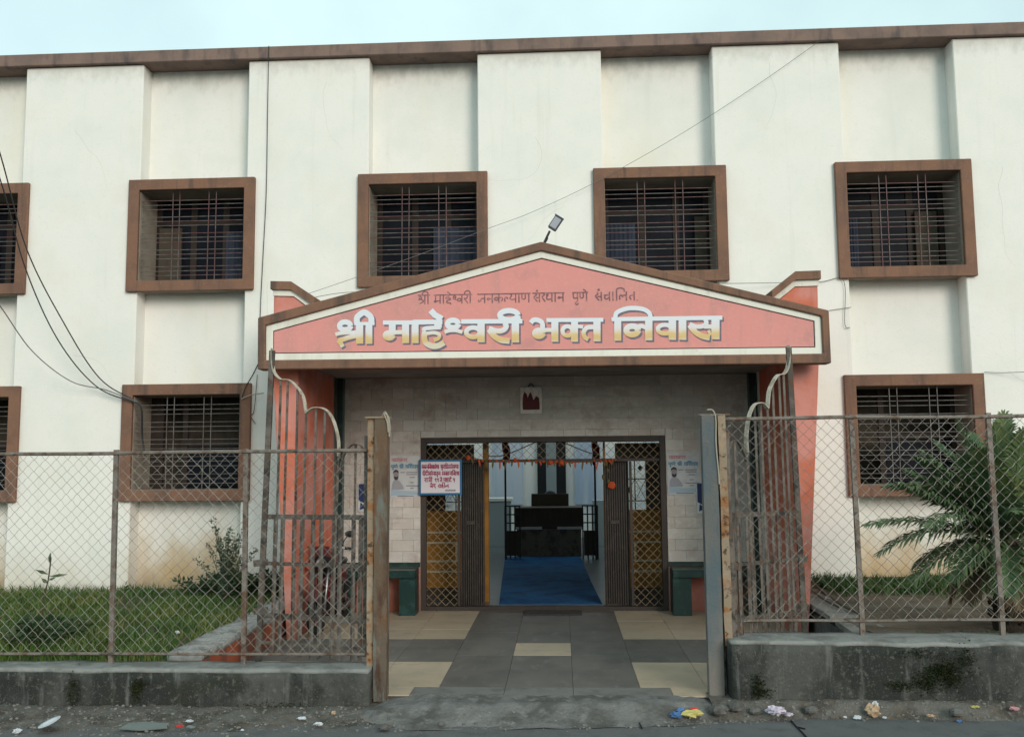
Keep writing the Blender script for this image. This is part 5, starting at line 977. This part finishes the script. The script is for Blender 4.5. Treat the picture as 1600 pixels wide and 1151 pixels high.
for az, el, L, dr_, mt in ((178, 32, 1.42, 1.25, 'palm_leaf'), (165, 55, 1.35, 1.2, 'palm_leaf'), (195, 60, 1.3, .9, 'palm_leaf'), (150, 70, 1.25, .8, 'palm_leaf'), (215, 45, 1.3, 1.3, 'palm_leaf'), (230, 68, 1.25, .9, 'palm_young'), (250, 52, 1.2, 1.3, 'palm_leaf'), (270, 75, 1.2, .7, 'palm_young'), (290, 55, 1.2, 1.2, 'palm_leaf'), (320, 60, 1.2, 1.0, 'palm_leaf'), (345, 45, 1.25, 1.2, 'palm_leaf'), (10, 65, 1.25, .8, 'palm_leaf'), (40, 50, 1.2, 1.2, 'palm_leaf'), (70, 65, 1.25, .9, 'palm_leaf'), (100, 72, 1.3, .7, 'palm_leaf'), (125, 55, 1.3, 1.1, 'palm_leaf'), (185, 12, 1.15, 1.0, 'palm_leaf'), (205, 20, .95, 1.4, 'palm_leaf'), (240, 15, .85, 1.6, 'palm_leaf'), (300, 18, .85, 1.6, 'palm_leaf'), (140, 18, 1.0, 1.2, 'palm_leaf'), (20, 20, .95, 1.4, 'palm_leaf'), (225, 82, 1.25, .35, 'palm_young'), (60, 84, 1.3, .3, 'palm_young'), (172, 76, 1.35, .5, 'palm_leaf'), (330, 80, 1.3, .4, 'palm_leaf'), (188, 40, 1.3, .45, 'palm_leaf'), (180, 30, 1.4, .75, 'palm_leaf'), (176, 50, 1.2, .5, 'palm_young'), (200, 52, 1.15, .6, 'palm_leaf'), (155, 44, 1.2, .6, 'palm_leaf'), (210, 64, 1.15, .5, 'palm_leaf'), (200, -5, .8, 1.5, 'palm_dead'), (255, -10, .75, 1.5, 'palm_dead'), (150, -8, .8, 1.6, 'palm_dead'), (310, -10, .7, 1.5, 'palm_dead'), (160, 62, 1.2, .6, 'palm_leaf')):
    frond(radians(az + random.uniform(-4, 4)), radians(el), L * random.uniform(.95, 1.05), dr_, mt)

# ------------------------------------------------------------------ gravel, stones and litter by the road
def rock(m, c, s): 
    k = len(m.v); m.ball(c, s, s * random.uniform(.7, 1.2), s * random.uniform(.5, .8), 6, 4, .25)
m = MB()
for i in range(3000):
    x = random.choice((random.uniform(-7, -1.2), random.uniform(-7, -1.2), random.uniform(-1.2, 1.2), random.uniform(1.1, 6))); e = edge(x); w_ = 8.1 if x < -1.6 else (8.2 if x > 1.4 else 7.95)
    y = e + (w_ - e) * random.random() ** 1.3 + (random.uniform(-.12, 0) if random.random() < .15 else 0); z = verge_z(x, y, -.045 if x < -1.5 else 0.0) if y > e else -.1
    rock(m, (x, y, z + .004), random.choice((.004, .005, .005, .006, .007, .008, .011, .016)))
o = m.build('gravel', 'pebble'); stuff(o); o['label'] = 'loose gravel scattered along the road edge'; o['category'] = 'gravel'
def stone(px_, py_, z, s, lab, mat='chunk'):
    p = atZ(px_, py_, z); mm = MB(); mm.ball((p.x, p.y, p.z + s * .3), s, s * .7, s * .55, 9, 6, .16); o_ = mm.build('stone', mat, base=p); tag(o_, lab, 'stone', 'stones along the road edge')
stone(1122, 1113, -.04, .085, 'flat broken concrete chunk right of the blue and yellow wrapper'); stone(1150, 1108, -.03, .075, 'dark concrete chunk at the foot of the right wall end'); stone(1268, 1112, -.05, .06, 'grey stone right of the lilac paper heap'); stone(600, 1138, -.08, .05, 'small grey stone at the apron edge below the rusty post'); stone(1495, 1116, -.05, .07, 'dark stone under the moss at the right wall'); stone(1180, 1113, -.05, .055, 'rounded grey stone left of the lilac paper heap'); stone(690, 1133, -.07, .04, 'small stone on the apron edge in front of the court')
def crumple(name, px_, py_, z, s, mat, lab, cat, flat=.5, n=9):
    s *= .74; p = atZ(px_, py_, z); mm = MB(); mm.ball((p.x, p.y, p.z + s * flat * .4), s, s * .7, s * flat, n + 4, 8, .42); o_ = mm.build(name, mat, base=p); return tag(o_, lab, cat)
pl = atZ(78, 1138, -.075); o = thing('paper_plate', pl, 'white disposable plate lying tilted on the road edge at left', 'plate')
d1 = MB().lathe((0, 0, 0), [(.001, .004), (.055, .004), (.068, .014), (.09, .019), (.09, .015), (.068, .008), (.055, -.001), (.001, -.001)], 22); rm = Matrix.Rotation(radians(-20), 3, 'Y') @ Matrix.Rotation(radians(10), 3, 'X'); d1.v = [rm @ v + pl + Vector((0, 0, .04)) for v in d1.v]; d1.build('dish', 'plastic_white', o, smooth=True)
crumple('paper_scrap', 27, 1143, -.085, .045, 'plastic_white', 'crumpled white paper left of the tilted plate', 'litter')
gs = atZ(228, 1137, -.085); rm = Matrix.Rotation(radians(9), 3, 'X'); g_ = MB().slab([(-.20, -.05), (-.02, -.075), (.19, -.03), (.15, .055), (-.05, .075), (-.17, .05)], 0, .008); g_.v = [rm @ v + gs + Vector((0, 0, .012)) for v in g_.v]; o = g_.build('glass_sheet', 'glass_sheet', base=gs); tag(o, 'flat greenish broken glass sheet on the verge below the left wall', 'glass')
crumple('wrapper', 281, 1134, -.07, .035, 'plastic_red', 'small red wrapper beside the greenish glass sheet', 'litter', .35); crumple('paper_scrap', 298, 1136, -.075, .045, 'glass_sheet', 'small grey crumpled scrap right of the red wrapper', 'litter', .4); crumple('paper_scrap', 296, 1126, -.06, .04, 'plastic_white', 'torn white scrap above the red wrapper', 'litter', .25)
crumple('paper_scrap', 472, 1122, -.06, .05, 'plastic_white', 'white scrap below the left wall end', 'litter', .3); crumple('paper_scrap', 497, 1131, -.07, .045, 'plastic_white', 'pale scrap near the apron corner', 'litter', .35); crumple('wrapper', 521, 1114, -.05, .025, 'paper_tan', 'tiny orange scrap at the apron corner', 'litter', .8); crumple('bottle_cap', 379, 1140, -.085, .018, 'plastic_white', 'small white cap on the verge left of the apron', 'litter')
wr = atZ(1076, 1118, -.055); o = thing('snack_wrapper', wr, 'crumpled yellow, blue and red snack wrapper on the apron edge', 'litter')
MB().ball(wr + Vector((.02, 0, .02)), .09, .05, .03, 10, 6, .45).build('yellow_side', 'plastic_yellow', o); MB().ball(wr + Vector((-.10, -.01, .012)), .05, .04, .022, 9, 6, .4).build('blue_side', 'plastic_blue', o); MB().ball(wr + Vector((-.05, .05, .03)), .04, .02, .022, 9, 6, .4).build('blue_side', 'plastic_blue', o); MB().ball(wr + Vector((.06, .06, .035)), .035, .02, .02, 8, 5, .35).build('red_side', 'plastic_red', o)
crumple('paper_heap', 1213, 1112, -.03, .10, 'paper_lilac', 'heap of torn lilac paper below the right wall', 'litter', .45, 12); crumple('paper_scrap', 1232, 1116, -.05, .05, 'paper_lilac', 'torn lilac scrap beside the paper heap', 'litter', .3)
crumple('paper_cup', 1364, 1112, -.05, .075, 'paper_tan', 'crushed tan paper cup below the right wall', 'litter', .8); crumple('paper_scrap', 1368, 1104, -.01, .035, 'plastic_white', 'white scrap poking from the crushed tan cup', 'litter', 1.2); crumple('paper_scrap', 1340, 1121, -.085, .045, 'plastic_white', 'grey white scrap left of the crushed tan cup', 'litter', .4)
crumple('paper_scrap', 1320, 1120, -.08, .02, 'plastic_white', 'tiny white scrap at the road edge left of the cup', 'litter'); crumple('paper_scrap', 1382, 1121, -.085, .022, 'plastic_white', 'tiny white scrap at the road edge right of the cup', 'litter'); crumple('wrapper', 1455, 1118, -.06, .05, 'paper_tan', 'flat tan wrapper further right of the cup', 'litter', .25); crumple('wrapper', 1523, 1104, -.02, .045, 'plastic_yellow', 'small yellow wrapper under the mossy wall', 'litter', .3); crumple('wrapper', 1585, 1107, -.02, .05, 'print_pink', 'pink scrap under the wall at the right edge', 'litter', .35); crumple('bottle_cap', 1499, 1127, -.095, .03, 'plastic_blue', 'pale blue plastic cap on the road at right', 'litter', .5)
crumple('paper_scrap', 1294, 905, .43, .06, 'plastic_white', 'white scrap on the soil by the right pillar', 'litter', .7); crumple('paper_scrap', 1293, 934, .40, .035, 'plastic_white', 'small pale scrap beside the kerb slab', 'litter', .8); crumple('paper_scrap', 277, 988, .36, .03, 'plastic_white', 'small white scrap lying in the lawn grass', 'litter', .6)
# twigs fallen along the kerb slab
for i, (ua, va, ub, vb) in enumerate(((1268, 922, 1310, 948), (1280, 920, 1335, 955), (1300, 935, 1342, 958))):
    o = MB().tube(catmull([atZ(ua, va, .42), atZ((ua + ub) / 2, (va + vb) / 2 + 2, .44), atZ(ub, vb, .42)], 5), .012, 5).build('fallen_branch', 'twig', base=atZ(ua, va, .42)); tag(o, ('thin fallen branch nearest the kerb slab', 'long fallen branch along the kerb slab', 'short fallen branch by the right fence post')[i], 'branch')
# cracks sealed in the road: a dark branching crack
ck = MB()
for pts in ([(1236, 1125), (1243, 1133), (1252, 1142), (1262, 1153)], [(1246, 1135), (1258, 1138)], [(998, 1127), (1003, 1137)]):
    P = [atZ(a_, b_, -.094) for a_, b_ in pts]; ck.strap(P, .016, .002, (0, 0, 1)) if False else ck.tube(P, .007, 4)
struct(ck.build('road_crack', 'room_dark'))
